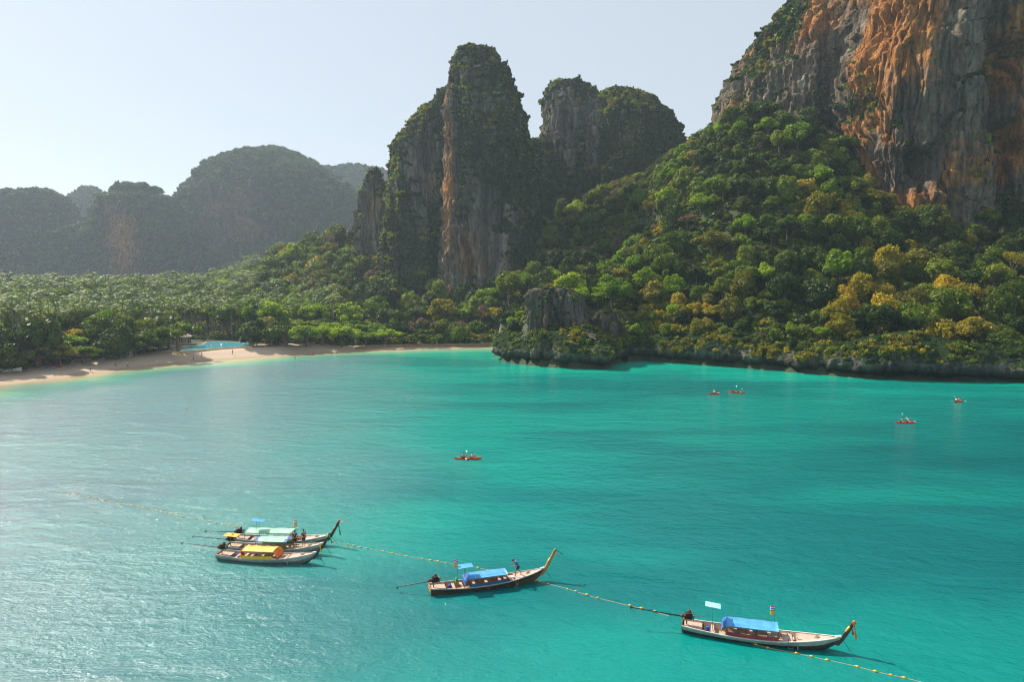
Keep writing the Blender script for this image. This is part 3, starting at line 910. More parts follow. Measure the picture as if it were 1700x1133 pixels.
def scatter(name, groups, parent=None):
    """groups: list of (mesh list, positions, scales(n,3)); ONE object, geometry-node instances"""
    allP = np.concatenate([g[1] for g in groups])
    me = bpy.data.meshes.new(name)
    me.vertices.add(len(allP))
    me.vertices.foreach_set('co', allP.astype(np.float32).ravel())
    sc = np.concatenate([g[2] for g in groups]).astype(np.float32)
    a = me.attributes.new('size', 'FLOAT_VECTOR', 'POINT'); a.data.foreach_set('vector', sc.ravel())
    rot = np.zeros((len(allP), 3), dtype=np.float32)
    rot[:, 2] = rng.uniform(0, 6.283, len(allP)); rot[:, :2] = rng.uniform(-0.2, 0.2, (len(allP), 2))
    a = me.attributes.new('turn', 'FLOAT_VECTOR', 'POINT'); a.data.foreach_set('vector', rot.ravel())
    pick = []
    protos = []
    for ms, P_, _ in groups:
        pick.append(rng.integers(len(protos), len(protos) + len(ms), len(P_)))
        protos += ms
    pick = np.concatenate(pick).astype(np.int32)
    a = me.attributes.new('pick', 'INT', 'POINT'); a.data.foreach_set('value', pick)
    o = bpy.data.objects.new(name, me)
    COL.objects.link(o)
    col = bpy.data.collections.new(name + '_sources')       # never linked to the scene
    for i, m_ in enumerate(protos):
        po = bpy.data.objects.new('source_%03d' % i, m_)
        col.objects.link(po)
    ng = bpy.data.node_groups.new(name, 'GeometryNodeTree')
    ng.interface.new_socket('Geometry', in_out='INPUT', socket_type='NodeSocketGeometry')
    ng.interface.new_socket('Geometry', in_out='OUTPUT', socket_type='NodeSocketGeometry')
    N_ = ng.nodes; L_ = ng.links
    gi = N_.new('NodeGroupInput'); go = N_.new('NodeGroupOutput')
    iop = N_.new('GeometryNodeInstanceOnPoints')
    ci = N_.new('GeometryNodeCollectionInfo')
    ci.inputs['Collection'].default_value = col
    ci.inputs['Separate Children'].default_value = True
    ci.inputs['Reset Children'].default_value = True
    def na_(nm, ty):
        x = N_.new('GeometryNodeInputNamedAttribute'); x.data_type = ty; x.inputs['Name'].default_value = nm
        return x.outputs['Attribute']
    L_.new(gi.outputs[0], iop.inputs['Points'])
    L_.new(ci.outputs[0], iop.inputs['Instance'])
    iop.inputs['Pick Instance'].default_value = True
    L_.new(na_('pick', 'INT'), iop.inputs['Instance Index'])
    e2r = N_.new('FunctionNodeEulerToRotation')
    L_.new(na_('turn', 'FLOAT_VECTOR'), e2r.inputs[0])
    L_.new(e2r.outputs[0], iop.inputs['Rotation'])
    L_.new(na_('size', 'FLOAT_VECTOR'), iop.inputs['Scale'])
    L_.new(iop.outputs[0], go.inputs[0])
    md = o.modifiers.new('scatter', 'NODES')
    md.node_group = ng
    tag(o, kind='stuff')
    return o

SHR = {k: [shrub_proto('shrub', k, 900 + 10 * i + j) for j in range(2)] for i, k in enumerate(('dark', 'mid', 'bright', 'olive', 'yellow', 'pink', 'far'))}

def pick_pts(V, N, veg, n, thr=0.25, front=0.45):
    w = np.clip(veg - thr, 0, 1) * (N[:, 1] < front) * np.clip(0.35 + N[:, 2], 0.1, 1.2)
    dens = fbm(V / 9.0, 3)
    w = w * sstep(-0.25, 0.25, dens)
    w = w * (V[:, 2] > 3.5)
    if w.sum() <= 0: return np.zeros(0, dtype=int)
    return rng.choice(len(V), size=min(n, int((w > 0).sum())), replace=False, p=w / w.sum())
near_g, far_g = {}, {}
for V_, N_, veg_, tr in KARSTS:
    n = tr.get('n', 0)
    if not n: continue
    idx = pick_pts(V_, N_, veg_, n)
    s0, s1 = tr['s']
    s = s0 + (s1 - s0) * rng.power(1.3, len(idx)) ** 2
    P_ = V_[idx] - N_[idx] * 0.15 * s[:, None]
    isfar = V_[:, 1].mean() > 800
    d = near_g if not isfar else far_g
    qx_, qy_, _ = project(P_)
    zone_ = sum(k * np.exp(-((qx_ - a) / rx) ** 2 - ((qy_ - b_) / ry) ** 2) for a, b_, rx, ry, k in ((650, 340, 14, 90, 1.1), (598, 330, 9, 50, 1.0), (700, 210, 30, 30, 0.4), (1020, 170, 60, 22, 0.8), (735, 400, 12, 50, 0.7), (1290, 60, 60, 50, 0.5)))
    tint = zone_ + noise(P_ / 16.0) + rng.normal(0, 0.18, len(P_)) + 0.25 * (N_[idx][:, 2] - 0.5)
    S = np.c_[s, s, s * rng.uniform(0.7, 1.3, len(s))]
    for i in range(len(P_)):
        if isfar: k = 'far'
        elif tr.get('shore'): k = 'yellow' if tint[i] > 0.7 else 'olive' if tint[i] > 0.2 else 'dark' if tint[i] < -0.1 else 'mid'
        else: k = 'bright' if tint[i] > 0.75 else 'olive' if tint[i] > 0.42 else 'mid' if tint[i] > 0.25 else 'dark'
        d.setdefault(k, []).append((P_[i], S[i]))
# undergrowth on the ground between the trees
up = np.array([0, 0, 1.0])
cx_ = rng.uniform(-500, 470, 110000); cy_ = rng.uniform(190, 600, 110000)
C2 = np.c_[cx_, cy_]
h2 = gz(C2)
px, py, ff = project(np.c_[C2, h2])
db, dh, ins = coast_info(C2)
slope = (h2 > 6)
pool_c = on_level(355, 574, 3.2)[:2]
inp_ = np.hypot((C2[:, 0] - pool_c[0]) / 36, (C2[:, 1] - pool_c[1]) / 44) < 1.0
sw_ = np.interp(px, [0, 240, 300, 420, 500, 700, 830], [16, 12, 20, 20, 9, 6, 5])
ok = ins & ~inp_ & ~((px > 866) & (px < 1012) & (C2[:, 1] < 252)) & (px > -420) & (px < 1790) & (dh > 3) & ((db > sw_ + 4) | ((px > 826) & (db > 3))) & (rng.random(len(C2)) < np.where(ff < 330, 1.0, 0.7))
C2, h2 = C2[ok], h2[ok]
print('undergrowth', len(C2))
tn = noise(np.c_[C2 / 22.0, np.zeros(len(C2))]) + rng.normal(0, 0.2, len(C2))
ug = {}
for i in range(len(C2)):
    k = 'yellow' if tn[i] > 0.75 else 'olive' if tn[i] > 0.4 else 'mid' if tn[i] > 0.0 else 'dark'
    s = rng.uniform(1.3, 3.0)
    ug.setdefault(k, []).append((np.array([C2[i, 0], C2[i, 1], h2[i] - 0.2]), np.array([s, s, s * 0.9])))
def do_scatter(name, d):
    gr = [(SHR[k], np.array([a for a, b in v]), np.array([b for a, b in v])) for k, v in d.items() if v]
    return scatter(name, gr)
do_scatter('cliff_shrubs', near_g)
do_scatter('distant_tree_cover', far_g)
do_scatter('undergrowth', ug)

# ------------------------------------------------------------------ trees
def make_tree(kind, P_, s, rz, label, cat, group, crown, trunk, sz=1.0, z_off=0.0):
    name = kind
    e = bpy.data.objects.new(name, None)
    e.empty_display_size = 0.3
    COL.objects.link(e)
    e.location = P_
    e.rotation_euler = (0, 0, rz)
    tag(e, label, cat, group)
    hv = abs(hash((round(P_[0], 1), round(P_[1], 1)))) % 1000 / 1000
    wob = (0.86 + 0.3 * hv, 0.86 + 0.3 * (1 - hv), 0.78 + 0.5 * ((hv * 7) % 1)) if kind != 'coconut_palm' else (1, 1, 1)
    for nm, me in (('crown', crown), ('trunk', trunk)):
        c = bpy.data.objects.new(nm, me)
        COL.objects.link(c)
        c.parent = e
        c.scale = (s * wob[0], s * wob[1], s * sz * (wob[2] if nm == 'crown' else 1))
        c.location = (0, 0, z_off)
    return e

BASE = {'round': 1.1, 'mound': 1.1, 'flat': 0.9, 'tall': 1.3, 'open': 1.0}
TALLC = {'dark': 'dark green', 'mid': 'green', 'bright': 'bright green', 'olive': 'olive green', 'yellow': 'golden yellow', 'pink': 'dusty pink'}
cand = []            # (visibility weight, pos, kind, shape, tint, s, region)
def poisson(P_, rad):
    """greedy thinning by a grid; rad per point"""
    keep_, cell = [], {}
    cs = 5.0
    for i in range(len(P_)):
        c = (int(P_[i, 0] // cs), int(P_[i, 1] // cs))
        good = True
        R_ = rad[i]
        k = int(2 * R_ // cs) + 1
        for a in range(c[0] - k, c[0] + k + 1):
            for b in range(c[1] - k, c[1] + k + 1):
                for j in cell.get((a, b), ()):
                    if (P_[i, 0] - P_[j, 0]) ** 2 + (P_[i, 1] - P_[j, 1]) ** 2 < (0.46 * (R_ + rad[j])) ** 2:
                        good = False; break
                if not good: break
            if not good: break
        if good:
            cell.setdefault(c, []).append(i); keep_.append(i)
    return np.array(keep_, dtype=int)

def flat_xy(a_, b_):
    return on_level(a_, b_, 2.5)[:2]
M_ = 31000
T2 = np.c_[rng.uniform(-620, 420, M_), rng.uniform(190, 640, M_)]
def sand_width(px_):
    return np.interp(px_, [0, 240, 300, 420, 500, 700, 830], [12, 8, 16, 14, 7, 4, 3])
rows = []
bl = resample(beach_w, 1.0)
btn = np.gradient(bl, axis=0); btn /= np.linalg.norm(btn, axis=1)[:, None]
binn = np.c_[-btn[:, 1], btn[:, 0]]
bpx, _, _ = project(np.c_[bl, np.zeros(len(bl))])
for row_, (off_, step_) in enumerate(((3.0, 7), (9.5, 9), (17.0, 10))):
    i = 3 + row_ * 3
    while i < len(bl) - 3:
        if -420 < bpx[i] < 830:
            q2_ = bl[i] + binn[i] * (sand_width(bpx[i]) + off_ + rng.uniform(-1.5, 1.5))
            qx2 = project(np.array([q2_[0], q2_[1], 2.5]))[0][0]
            if not (308 < qx2 < 400 or (284 < qx2 < 412 and row_ > 0)):
                rows.append((q2_[0], q2_[1], qx2, row_))
        i += int(step_ * rng.uniform(0.8, 1.25))
rows.append((*flat_xy(296, 587), 302, 0))
rows = np.array(rows)
th_ = gz(T2)
db, dh, ins = coast_info(T2)
px, py, ff = project(np.c_[T2, th_])
nz = noise(np.c_[T2 / 30.0, np.zeros(M_)])
headl = dh < db + (T2[:, 1] - 300) * 0.0 + 0
zone = np.where((px > 850) & (T2[:, 1] < 430) | (px > 820) & (dh < 70), 'slope', np.where((px > 560) | ((px > 430) & (T2[:, 1] > 400)), 'foot', 'grove'))
ok = ins & (px > -520) & (px < 1830) & (dh > 2.5) & (db > np.where((px > 284) & (px < 430), 40, 30))
ok &= ~((zone == 'grove') & (T2[:, 1] > 560)) & ~((zone == 'foot') & (T2[:, 1] > 590))
ok &= ~((px > 862) & (px < 1030) & (T2[:, 1] < 256))
# sight line to the pool stays open
lim = np.interp(px, [230, 285, 300, 420, 440], [0, 0, 292, 300, 0])
ok &= ~((px > 284) & (px < 424) & (T2[:, 1] < 300))
# not inside the rock towers
for V_, N_, veg_, tr in KARSTS:
    if V_[:, 1].mean() > 800 or tr.get('shore'): continue
    lo, hi = V_[:, :2].min(0), V_[:, :2].max(0)
    c_, h_ = (lo + hi) / 2, (hi - lo) / 2
    zb_ = V_[:, 2].min()
    q_ = (np.abs((T2[:, 0] - c_[0]) / h_[0]) ** 2.6 + np.abs((T2[:, 1] - c_[1]) / h_[1]) ** 2.6)
    ok &= ~((q_ < 0.55) & (th_ < V_[:, 2].max()))
T2, th_, db, dh, px, ff, nz, zone = [q_[ok] for q_ in (T2, th_, db, dh, px, ff, nz, zone)]
rad = np.where(zone == 'slope', 1.9 + 5.2 * rng.random(len(T2)) ** 1.3, np.where(zone == 'foot', 3.0 + 6.2 * rng.random(len(T2)) ** 1.2, 3.9))
rad = np.where((zone == 'slope') & (dh < 14), rng.uniform(1.6, 3.2, len(T2)), rad)
front = (zone != 'slope') & (db < 38)
rad = np.where(front, rng.uniform(5.0, 8.5, len(T2)), rad)
rad = np.where(front & (px > 600), rad * 0.8, rad)
kp = poisson(T2, rad)
for x, y, rpx_, row_ in rows:
    s = rng.uniform(4.8, 7.2) * (1.0 if rpx_ < 600 else 0.8)
    if rpx_ == 302: s = 7.6
    z = gz(np.array([[x, y]]))[0]
    tint = ('dark' if rpx_ < 70 else rng.choice(['olive', 'olive', 'bright']) if rpx_ < 140 else rng.choice(['dark', 'mid', 'dark']) if rpx_ < 290 else 'mid' if rpx_ < 330 else rng.choice(['olive', 'dark', 'mid']) if rpx_ < 480
            else 'bright' if rpx_ < 650 and row_ < 2 else rng.choice(['mid', 'dark']) if rpx_ < 730 else rng.choice(['olive', 'mid']))
    shape = 'flat' if (480 < rpx_ < 650 or 70 < rpx_ < 140 or rpx_ == 302) and tint != 'yellow' else rng.choice(['round', 'mound', 'flat'] if tint in ('dark', 'olive', 'mid') else ['round'])
    shape, tint = str(shape), str(tint)
    if row_ == 2 and rpx_ > 640 and rng.random() < 0.4: shape, tint = 'open', 'pink'
    zc = z + s * (0.72 if shape != 'flat' else 0.78) + row_ * 0.9 + (2.0 if rpx_ == 302 else 0)
    c1_, c2_, c3_ = project(np.array([x, y, zc]))
    cand.append([s / c3_[0], (x, y, z), zc, shape, tint, s, 'beach', c1_[0], c2_[0]])
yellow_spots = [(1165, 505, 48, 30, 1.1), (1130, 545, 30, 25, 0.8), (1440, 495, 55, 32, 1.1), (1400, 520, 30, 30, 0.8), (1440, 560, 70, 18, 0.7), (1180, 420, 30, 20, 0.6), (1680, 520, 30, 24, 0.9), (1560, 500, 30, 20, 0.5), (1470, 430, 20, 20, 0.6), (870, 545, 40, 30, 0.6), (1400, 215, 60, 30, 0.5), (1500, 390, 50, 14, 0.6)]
for i in kp:
    x, y = T2[i]
    z = th_[i]; R_ = rad[i]
    zn = zone[i]
    cpx, cpy, cf = project(np.array([x, y, z + 5]))
    cpx, cpy, cf = cpx[0], cpy[0], cf[0]
    u = nz[i] + rng.normal(0, 0.28)
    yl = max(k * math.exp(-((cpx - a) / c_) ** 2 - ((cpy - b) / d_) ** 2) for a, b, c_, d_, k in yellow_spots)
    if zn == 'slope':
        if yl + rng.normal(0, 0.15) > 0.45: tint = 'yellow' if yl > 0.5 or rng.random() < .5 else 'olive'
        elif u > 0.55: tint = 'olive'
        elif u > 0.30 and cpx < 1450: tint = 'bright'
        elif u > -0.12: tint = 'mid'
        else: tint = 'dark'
        if cpx > 1450 and tint == 'mid' and rng.random() < 0.22: tint = 'olive'
        shape = 'mound' if rng.random() < 0.55 and tint not in ('bright',) else 'round'
        if tint in ('mid', 'dark') and rng.random() < 0.16: shape = 'tall'
        if tint == 'olive' and rng.random() < 0.25: shape = 'open'
        if rng.random() < 0.03 and cpx < 1300: shape, tint = 'open', 'pink'
        region = 'slope'
        s = R_
        zc = z + s * rng.uniform(0.7, 1.1)
    elif front[i]:
        if cpx > 640 and rng.random() < 0.25: shape, tint = 'open', 'pink'
        else:
            shape = 'flat' if rng.random() < 0.35 else 'round'
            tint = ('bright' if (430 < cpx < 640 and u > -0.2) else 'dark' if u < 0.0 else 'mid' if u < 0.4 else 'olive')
        region = 'beach'
        s = R_
        zc = z + s * (0.62 if shape == 'flat' else 0.66) + rng.uniform(0, 1.5)
    elif zn == 'foot':
        tint = 'bright' if u > 0.15 else 'mid' if u > -0.25 else 'dark'
        if rng.random() < 0.12: tint = 'olive'
        shape = rng.choice(['round', 'mound', 'tall'])
        if rng.random() < 0.07: shape, tint = 'open', 'pink'
        if shape == 'tall' and tint not in ('mid', 'dark'): tint = 'mid'
        region = 'foot'
        s = R_
        zc = z + s * 1.0 + 1.5
    else:
        if rng.random() < 0.17 + 0.35 * (u > 0.4):
            shape = 'round'; tint = 'bright' if rng.random() < .65 else 'mid'
            s = rng.uniform(4.2, 7.2); zc = z + 8.5 + rng.uniform(0, 3.0)
        else:
            shape, tint, s, zc = 'palm', 'palm', rng.uniform(0.95, 1.35), z
        region = 'grove'
    if shape == 'mound' and tint == 'bright': tint = 'mid'
    if shape == 'flat' and tint not in ('dark', 'bright', 'olive', 'mid'): tint = 'mid'
    cand.append([s * (1 if shape != 'palm' else 3.2) / cf, (x, y, z), zc, shape, tint, s, region, cpx, cpy])
print('trees', len(cand), 'palms', sum(1 for c in cand if c[3] == 'palm'))
# visibility estimate: a coarse painter's pass from near to far over picture cells
cell = 6
cov = {}
order = sorted(range(len(cand)), key=lambda i: cand[i][1][1])
vis = np.zeros(len(cand))
for i in order:
    w, (x, y, z), zc, shape, tint, s, region, cpx, cpy = cand[i]
    top = zc + (s * 0.8 if shape != 'palm' else 15 * s)
    midz = zc + (0.2 * s if shape != 'palm' else 12.5 * s)
    rpx = (s if shape != 'palm' else 3.0) * F / y
    qx, qy, _ = project(np.array([x, y, midz]))
    n_new = 0
    rv = rpx * (0.75 if shape != 'flat' else 0.4)
    for a in range(int((qx[0] - rpx) // cell), int((qx[0] + rpx) // cell) + 1):
        for b in range(int((qy[0] - rv) // cell), int((qy[0] + rv) // cell) + 1):
            if (((a + .5) * cell - qx[0]) / rpx) ** 2 + (((b + .5) * cell - qy[0]) / rv) ** 2 > 1: continue
            if (a, b) not in cov:
                if 0 <= a * cell < 1700 and 0 <= b * cell < 1133: n_new += 1
                cov[(a, b)] = 1
    vis[i] = n_new
LBL = {
    'slope': ('on the headland slope above the water', 'trees on the headland slope'),
    'foot': ('on the rising ground inland', 'trees below the rock towers'),
    'beach': ('at the back of the beach', 'trees along the beach'),
    'grove': ('rising among the coconut palms behind the beach', 'broadleaf trees in the palm grove'),
}
SHN = {'round': 'rounded', 'mound': 'vine-draped', 'flat': 'wide flat-crowned', 'tall': 'tall narrow', 'open': 'sparse'}
def place(c, i):
    w, (x, y, z), zc, shape, tint, s, region, cpx, cpy = c
    r = random.Random(int(i))
    if shape == 'palm':
        j = r.randrange(len(PALMS)); cm, tm = PALMS[j]
        spot = ('near the left edge of the grove' if cpx < 110 else 'left of the pool' if cpx < 285 else 'behind the pool' if cpx < 430 else 'right of the pool') + (' in the front ranks' if y < 330 else ' in the middle ranks' if y < 400 else ' in the rear ranks')
        hw = 'short' if j == 0 else 'tall' if j == 3 else 'middling'
        return make_tree('coconut_palm', (x, y, z), s, r.uniform(0, 6.28), f'{hw} coconut palm {spot}', 'palm tree', f'{hw} coconut palms {spot}', cm, tm)
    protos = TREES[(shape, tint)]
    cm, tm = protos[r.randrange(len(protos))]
    base = BASE[shape]
    where, grp = LBL[region]
    if region == 'slope':
        spot = ('on the skyline ridge against the sky' if cpy < 250 else 'right under the foot of the stained cliff' if cpx > 1380 and cpy < 430 else 'among the trees above the shore stack' if cpx < 1040 and cpy < 480 else 'just above the waterline rocks' if cpy > 530
                else 'on the left flank of the headland slope' if cpx < 1180 else 'in the middle of the headland slope' if cpx < 1440 else 'on the right part of the headland slope')
        where, grp = spot, 'trees ' + spot
    elif region in ('beach', 'foot'):
        spot = 'left of the pool' if cpx < 285 else 'right of the pool' if cpx < 500 else 'below the karst pinnacle' if cpx < 660 else 'below the tallest rock tower' if cpx < 860 else 'beside the headland'
        where, grp = where + ', ' + spot, grp + ' ' + spot
    lab = f"{SHN[shape]} {TALLC[tint]} tree {where}"
    e = make_tree('broadleaf_tree', (x, y, z), s, r.uniform(0, 6.28), lab, 'tree', f"{TALLC[tint]} {SHN[shape]} {grp}", cm, tm, 1.0, zc - z)
    need = (zc - z) / s
    e.children[1].scale = (s, s, max(need, 0.3) * s / base * 1.0)
    return e
idx = [i for i in np.argsort(-vis) if vis[i] > 0]
palms = [i for i in idx if cand[i][3] == 'palm']
broad = [i for i in idx if cand[i][3] != 'palm']
# broad-leaved trees of the slope and of the shore count as separate kinds of place
own = set(palms[:290]) | set(broad[:295])
for i in sorted(own):
    place(cand[i], i)
rest = {}
for i, c in enumerate(cand):
    if i in own: continue
    if vis[i] <= 0 and (c[7] < -560 or c[7] > 1760): continue
    key = ('palm', 'palm') if c[3] == 'palm' else (c[3], c[4])
    s = c[5]
    rest.setdefault(key, []).append((np.array([c[1][0], c[1][1], c[2]]), np.array([s, s, s])))
gr = []
for k, v in rest.items():
    ms = [p[0] for p in PALMS] if k[0] == 'palm' else [p[0] for p in TREES[k]]
    gr.append((ms, np.array([a for a, b in v]), np.array([b for a, b in v])))
print('own', len(own), 'rest', sum(len(v) for v in rest.values()))
scatter('woodland_canopy', gr)
# ------------------------------------------------------------------ people
SKIN = plain('skin', (0.34, 0.18, 0.11), 0.55, 0.1)
HAIR = plain('black_hair', (0.015, 0.012, 0.010), 0.6, 0.2)
def cloth(name, c):
    return plain(name, c, 0.8, 0.15, 9)

def skin_mesh(name, verts, edges, radii, mat, root=0, sub=2):
    me = bpy.data.meshes.new(name + '_cage')
    me.from_pydata([tuple(v) for v in verts], edges, [])
    o = bpy.data.objects.new(name + '_cage', me)
    COL.objects.link(o)
    md = o.modifiers.new('s', 'SKIN')
    for i, r in enumerate(radii):
        rr_ = r if isinstance(r, tuple) else (r, r)
        me.skin_vertices[0].data[i].radius = rr_
        me.skin_vertices[0].data[i].use_root = (i == root)
    ss = o.modifiers.new('u', 'SUBSURF'); ss.levels = sub; ss.render_levels = sub
    dg = bpy.context.evaluated_depsgraph_get()
    dg.update()
    out = bpy.data.meshes.new_from_object(o.evaluated_get(dg))
    out.name = name
    bpy.data.objects.remove(o)
    out.materials.clear(); out.materials.append(mat)
    for p in out.polygons: p.use_smooth = True
    return out

POSES = {
    # facing +x ; sides 0 = left(+y) 1 = right(-y)
    'stand': dict(pelvis=(0, 0, .92), spine=(.01, 0, 1.12), chest=(0.0, 0, 1.34), neck=(.01, 0, 1.47), head=(.03, 0, 1.58),
                  el=[(.03, .27, 1.16), (.03, -.27, 1.16)], wr=[(.14, .27, .95), (.10, -.26, .94)], kn=[(.03, .11, .49), (.02, -.11, .49)], an=[(0, .12, .08), (-.02, -.12, .08)]),
    'lean': dict(pelvis=(-.05, 0, .90), spine=(.05, 0, 1.08), chest=(.18, 0, 1.25), neck=(.28, 0, 1.34), head=(.37, 0, 1.41),
                 el=[(.30, .24, 1.02), (.36, -.20, 1.05)], wr=[(.50, .16, .98), (.56, -.12, 1.08)], kn=[(.22, .10, .50), (-.16, -.12, .48)], an=[(.20, .11, .08), (-.38, -.12, .10)]),
    'walk': dict(pelvis=(0, 0, .90), spine=(.02, 0, 1.10), chest=(.03, 0, 1.32), neck=(.05, 0, 1.45), head=(.07, 0, 1.56),
                 el=[(-.14, .25, 1.14), (.16, -.25, 1.14)], wr=[(-.12, .26, .92), (.32, -.24, 1.0)], kn=[(.18, .10, .50), (-.04, -.10, .48)], an=[(.26, .10, .08), (-.30, -.10, .14)]),
    'sit': dict(pelvis=(0, 0, .12), spine=(-.02, 0, .32), chest=(.03, 0, .54), neck=(.06, 0, .66), head=(.09, 0, .77),
                el=[(.22, .30, .46), (.22, -.30, .40)], wr=[(.44, .24, .56), (.44, -.20, .44)], kn=[(.44, .13, .30), (.44, -.13, .30)], an=[(.78, .12, .08), (.78, -.12, .08)]),
    'swim': dict(pelvis=(-.55, 0, -.32), spine=(-.36, 0, -.25), chest=(-.16, 0, -.16), neck=(-.05, 0, -.05), head=(.0, 0, .05),
                 el=[(.10, .35, -.10), (.12, -.34, -.12)], wr=[(.34, .30, -.08), (.36, -.26, -.10)], kn=[(-.95, .12, -.42), (-.92, -.12, -.38)], an=[(-1.35, .12, -.40), (-1.32, -.12, -.46)]),
}
_body = {}
def body_parts(pose):
    if pose in _body: return _body[pose]
    P_ = {k: (np.array(v) if k not in ('el', 'wr', 'kn', 'an') else [np.array(q) for q in v]) for k, v in POSES[pose].items()}
    V, E, R_ = [], [], []
    def add(p, r, parent=None):
        V.append(np.array(p, float)); R_.append(r)
        if parent is not None: E.append((parent, len(V) - 1))
        return len(V) - 1
    pe = add(P_['pelvis'], (.10, .13)); sp = add(P_['spine'], (.085, .115), pe); ch = add(P_['chest'], (.095, .14), sp)
    ne = add(P_['neck'], .055, ch)
    hd = P_['head']; up_ = (hd - P_['neck']); up_ = up_ / np.linalg.norm(up_)
    h0 = add(hd - up_ * .03, .062, ne); h1 = add(hd + up_ * .05, .088, h0); h2 = add(hd + up_ * .13, .07, h1)
    fwd = np.array([1., 0, 0]) - up_ * up_[0]
    for s in (0, 1):
        sg = 1 if s == 0 else -1
        sh = add(P_['chest'] + np.array([0, .17 * sg, .055]), .058, ch)
        el = add(P_['el'][s], .042, sh); wr = add(P_['wr'][s], .028, el)
        d = (P_['wr'][s] - P_['el'][s]); d /= np.linalg.norm(d)
        add(P_['wr'][s] + d * .075, (.034, .020), wr)
        hp = add(P_['pelvis'] + np.array([0.01, .09 * sg, -.06]), .088, pe)
        kn = add(P_['kn'][s], .056, hp); an = add(P_['an'][s], .037, kn)
        shin = P_['an'][s] - P_['kn'][s]; shin /= np.linalg.norm(shin)
        toe = np.array([1., 0, 0]) if pose != 'swim' else shin
        if pose == 'sit': toe = np.array([.35, 0, .9])
        add(P_['an'][s] + toe * .14 + np.array([0, 0, -.04 if pose not in ('sit', 'swim') else 0]), (.035, .028), an)
    me = skin_mesh('body', V, E, R_, SKIN)
    # fingers, thumb, nose and ears joined to the same body mesh
    m = MB()
    for s in (0, 1):
        sg = 1 if s == 0 else -1
        d = (P_['wr'][s] - P_['el'][s]); d /= np.linalg.norm(d)
        side = np.cross(d, [0, 0, 1.0]); side /= np.linalg.norm(side)
        dn = np.cross(side, d)
        palm = P_['wr'][s] + d * .06
        for k, ln in enumerate((.062, .075, .08, .072)):
            b = palm + side * (k - 1.5) * .019 + d * .02
            m.tube([b, b + d * ln * .55, b + d * ln * .85 - dn * ln * .35 * (1 if dn[2] > 0 else -1)], [.010, .009, .006], 5)
        b = P_['wr'][s] + d * .03 - side * .02 * sg
        m.tube([b, b - side * .035 * sg + d * .03, b - side * .04 * sg + d * .06], [.012, .011, .007], 5)
    hc = hd + up_ * .05
    m.ball(hc + fwd * .088 - up_ * .015, (.018, .014, .022), 6, 4)
    for sg in (1, -1):
        m.ball(hc + np.array([0, .088 * sg, 0]), (.018, .010, .03), 6, 4)
    ext = m.build('x', SKIN, link=False)
    n0 = len(me.vertices)
    vs = [tuple(v.co) for v in me.vertices] + [tuple(v.co) for v in ext.vertices]
    fs = [tuple(p.vertices) for p in me.polygons] + [tuple(n0 + i for i in p.vertices) for p in ext.polygons]
    bm_ = bpy.data.meshes.new('body'); bm_.from_pydata(vs, [], fs); bm_.materials.append(SKIN)
    for p in bm_.polygons: p.use_smooth = True
    # shirt and shorts follow the body
    V2, E2, R2 = [], [], []
    def add2(p, r, parent=None):
        V2.append(np.array(p, float)); R2.append(r)
        if parent is not None: E2.append((parent, len(V2) - 1))
        return len(V2) - 1
    a = add2(P_['pelvis'] + (P_['spine'] - P_['pelvis']) * .1, (.115, .145)); b = add2(P_['spine'], (.10, .132), a); c = add2(P_['chest'], (.11, .155), b)
    add2(P_['chest'] * .45 + P_['neck'] * .55, .075, c)
    for s in (0, 1):
        sg = 1 if s == 0 else -1
        sh = P_['chest'] + np.array([0, .17 * sg, .055])
        k = add2(sh, .072, c); add2(sh * .42 + P_['el'][s] * .58, .062, k)
    shirt = skin_mesh('shirt', V2, E2, R2, SKIN)
    V2, E2, R2 = [], [], []
    a = add2(P_['pelvis'] + np.array([0, 0, .03]), (.118, .148))
    for s in (0, 1):
        sg = 1 if s == 0 else -1
        hp = P_['pelvis'] + np.array([0.01, .09 * sg, -.06])
        k = add2(hp, .105, a); add2(hp * .25 + P_['kn'][s] * .75, .082, k)
    shorts = skin_mesh('shorts', V2, E2, R2, SKIN)
    m = MB()
    hb_ = hd + up_ * .095 - fwd * .018
    m.ball(hb_, (.098, .094, .085), 10, 7)
    hair = m.build('hair', HAIR, smooth=True, link=False)
    _body[pose] = (bm_, shirt, shorts, hair)
    return _body[pose]

def recolour(me, mat):
    c = me.copy(); c.materials.clear(); c.materials.append(mat)
    return c

def person(pose, loc, rz, shirt, shorts, label, group=None, scale=1.0, shirtless=False):
    bm_, sh, so, hr = body_parts(pose)
    e = empty('person', loc, rz, scale)
    tag(e, label, 'person', group)
    def put(n, me):
        o = bpy.data.objects.new(n, me); COL.objects.link(o); o.parent = e
    put('body', bm_)
    if not shirtless: put('shirt', recolour(sh, shirt))
    put('shorts', recolour(so, shorts))
    put('hair', hr)
    return e

C_ = {k: cloth(k + '_cloth', v) for k, v in dict(blue=(0.04, 0.12, 0.55), navy=(0.015, 0.02, 0.05), black=(0.012, 0.012, 0.014), white=(0.8, 0.8, 0.78), red=(0.6, 0.05, 0.03), orange=(0.75, 0.17, 0.02), pink=(0.7, 0.2, 0.25), grey=(0.3, 0.3, 0.3), green=(0.02, 0.35, 0.12), yellow=(0.75, 0.45, 0.03)).items()}

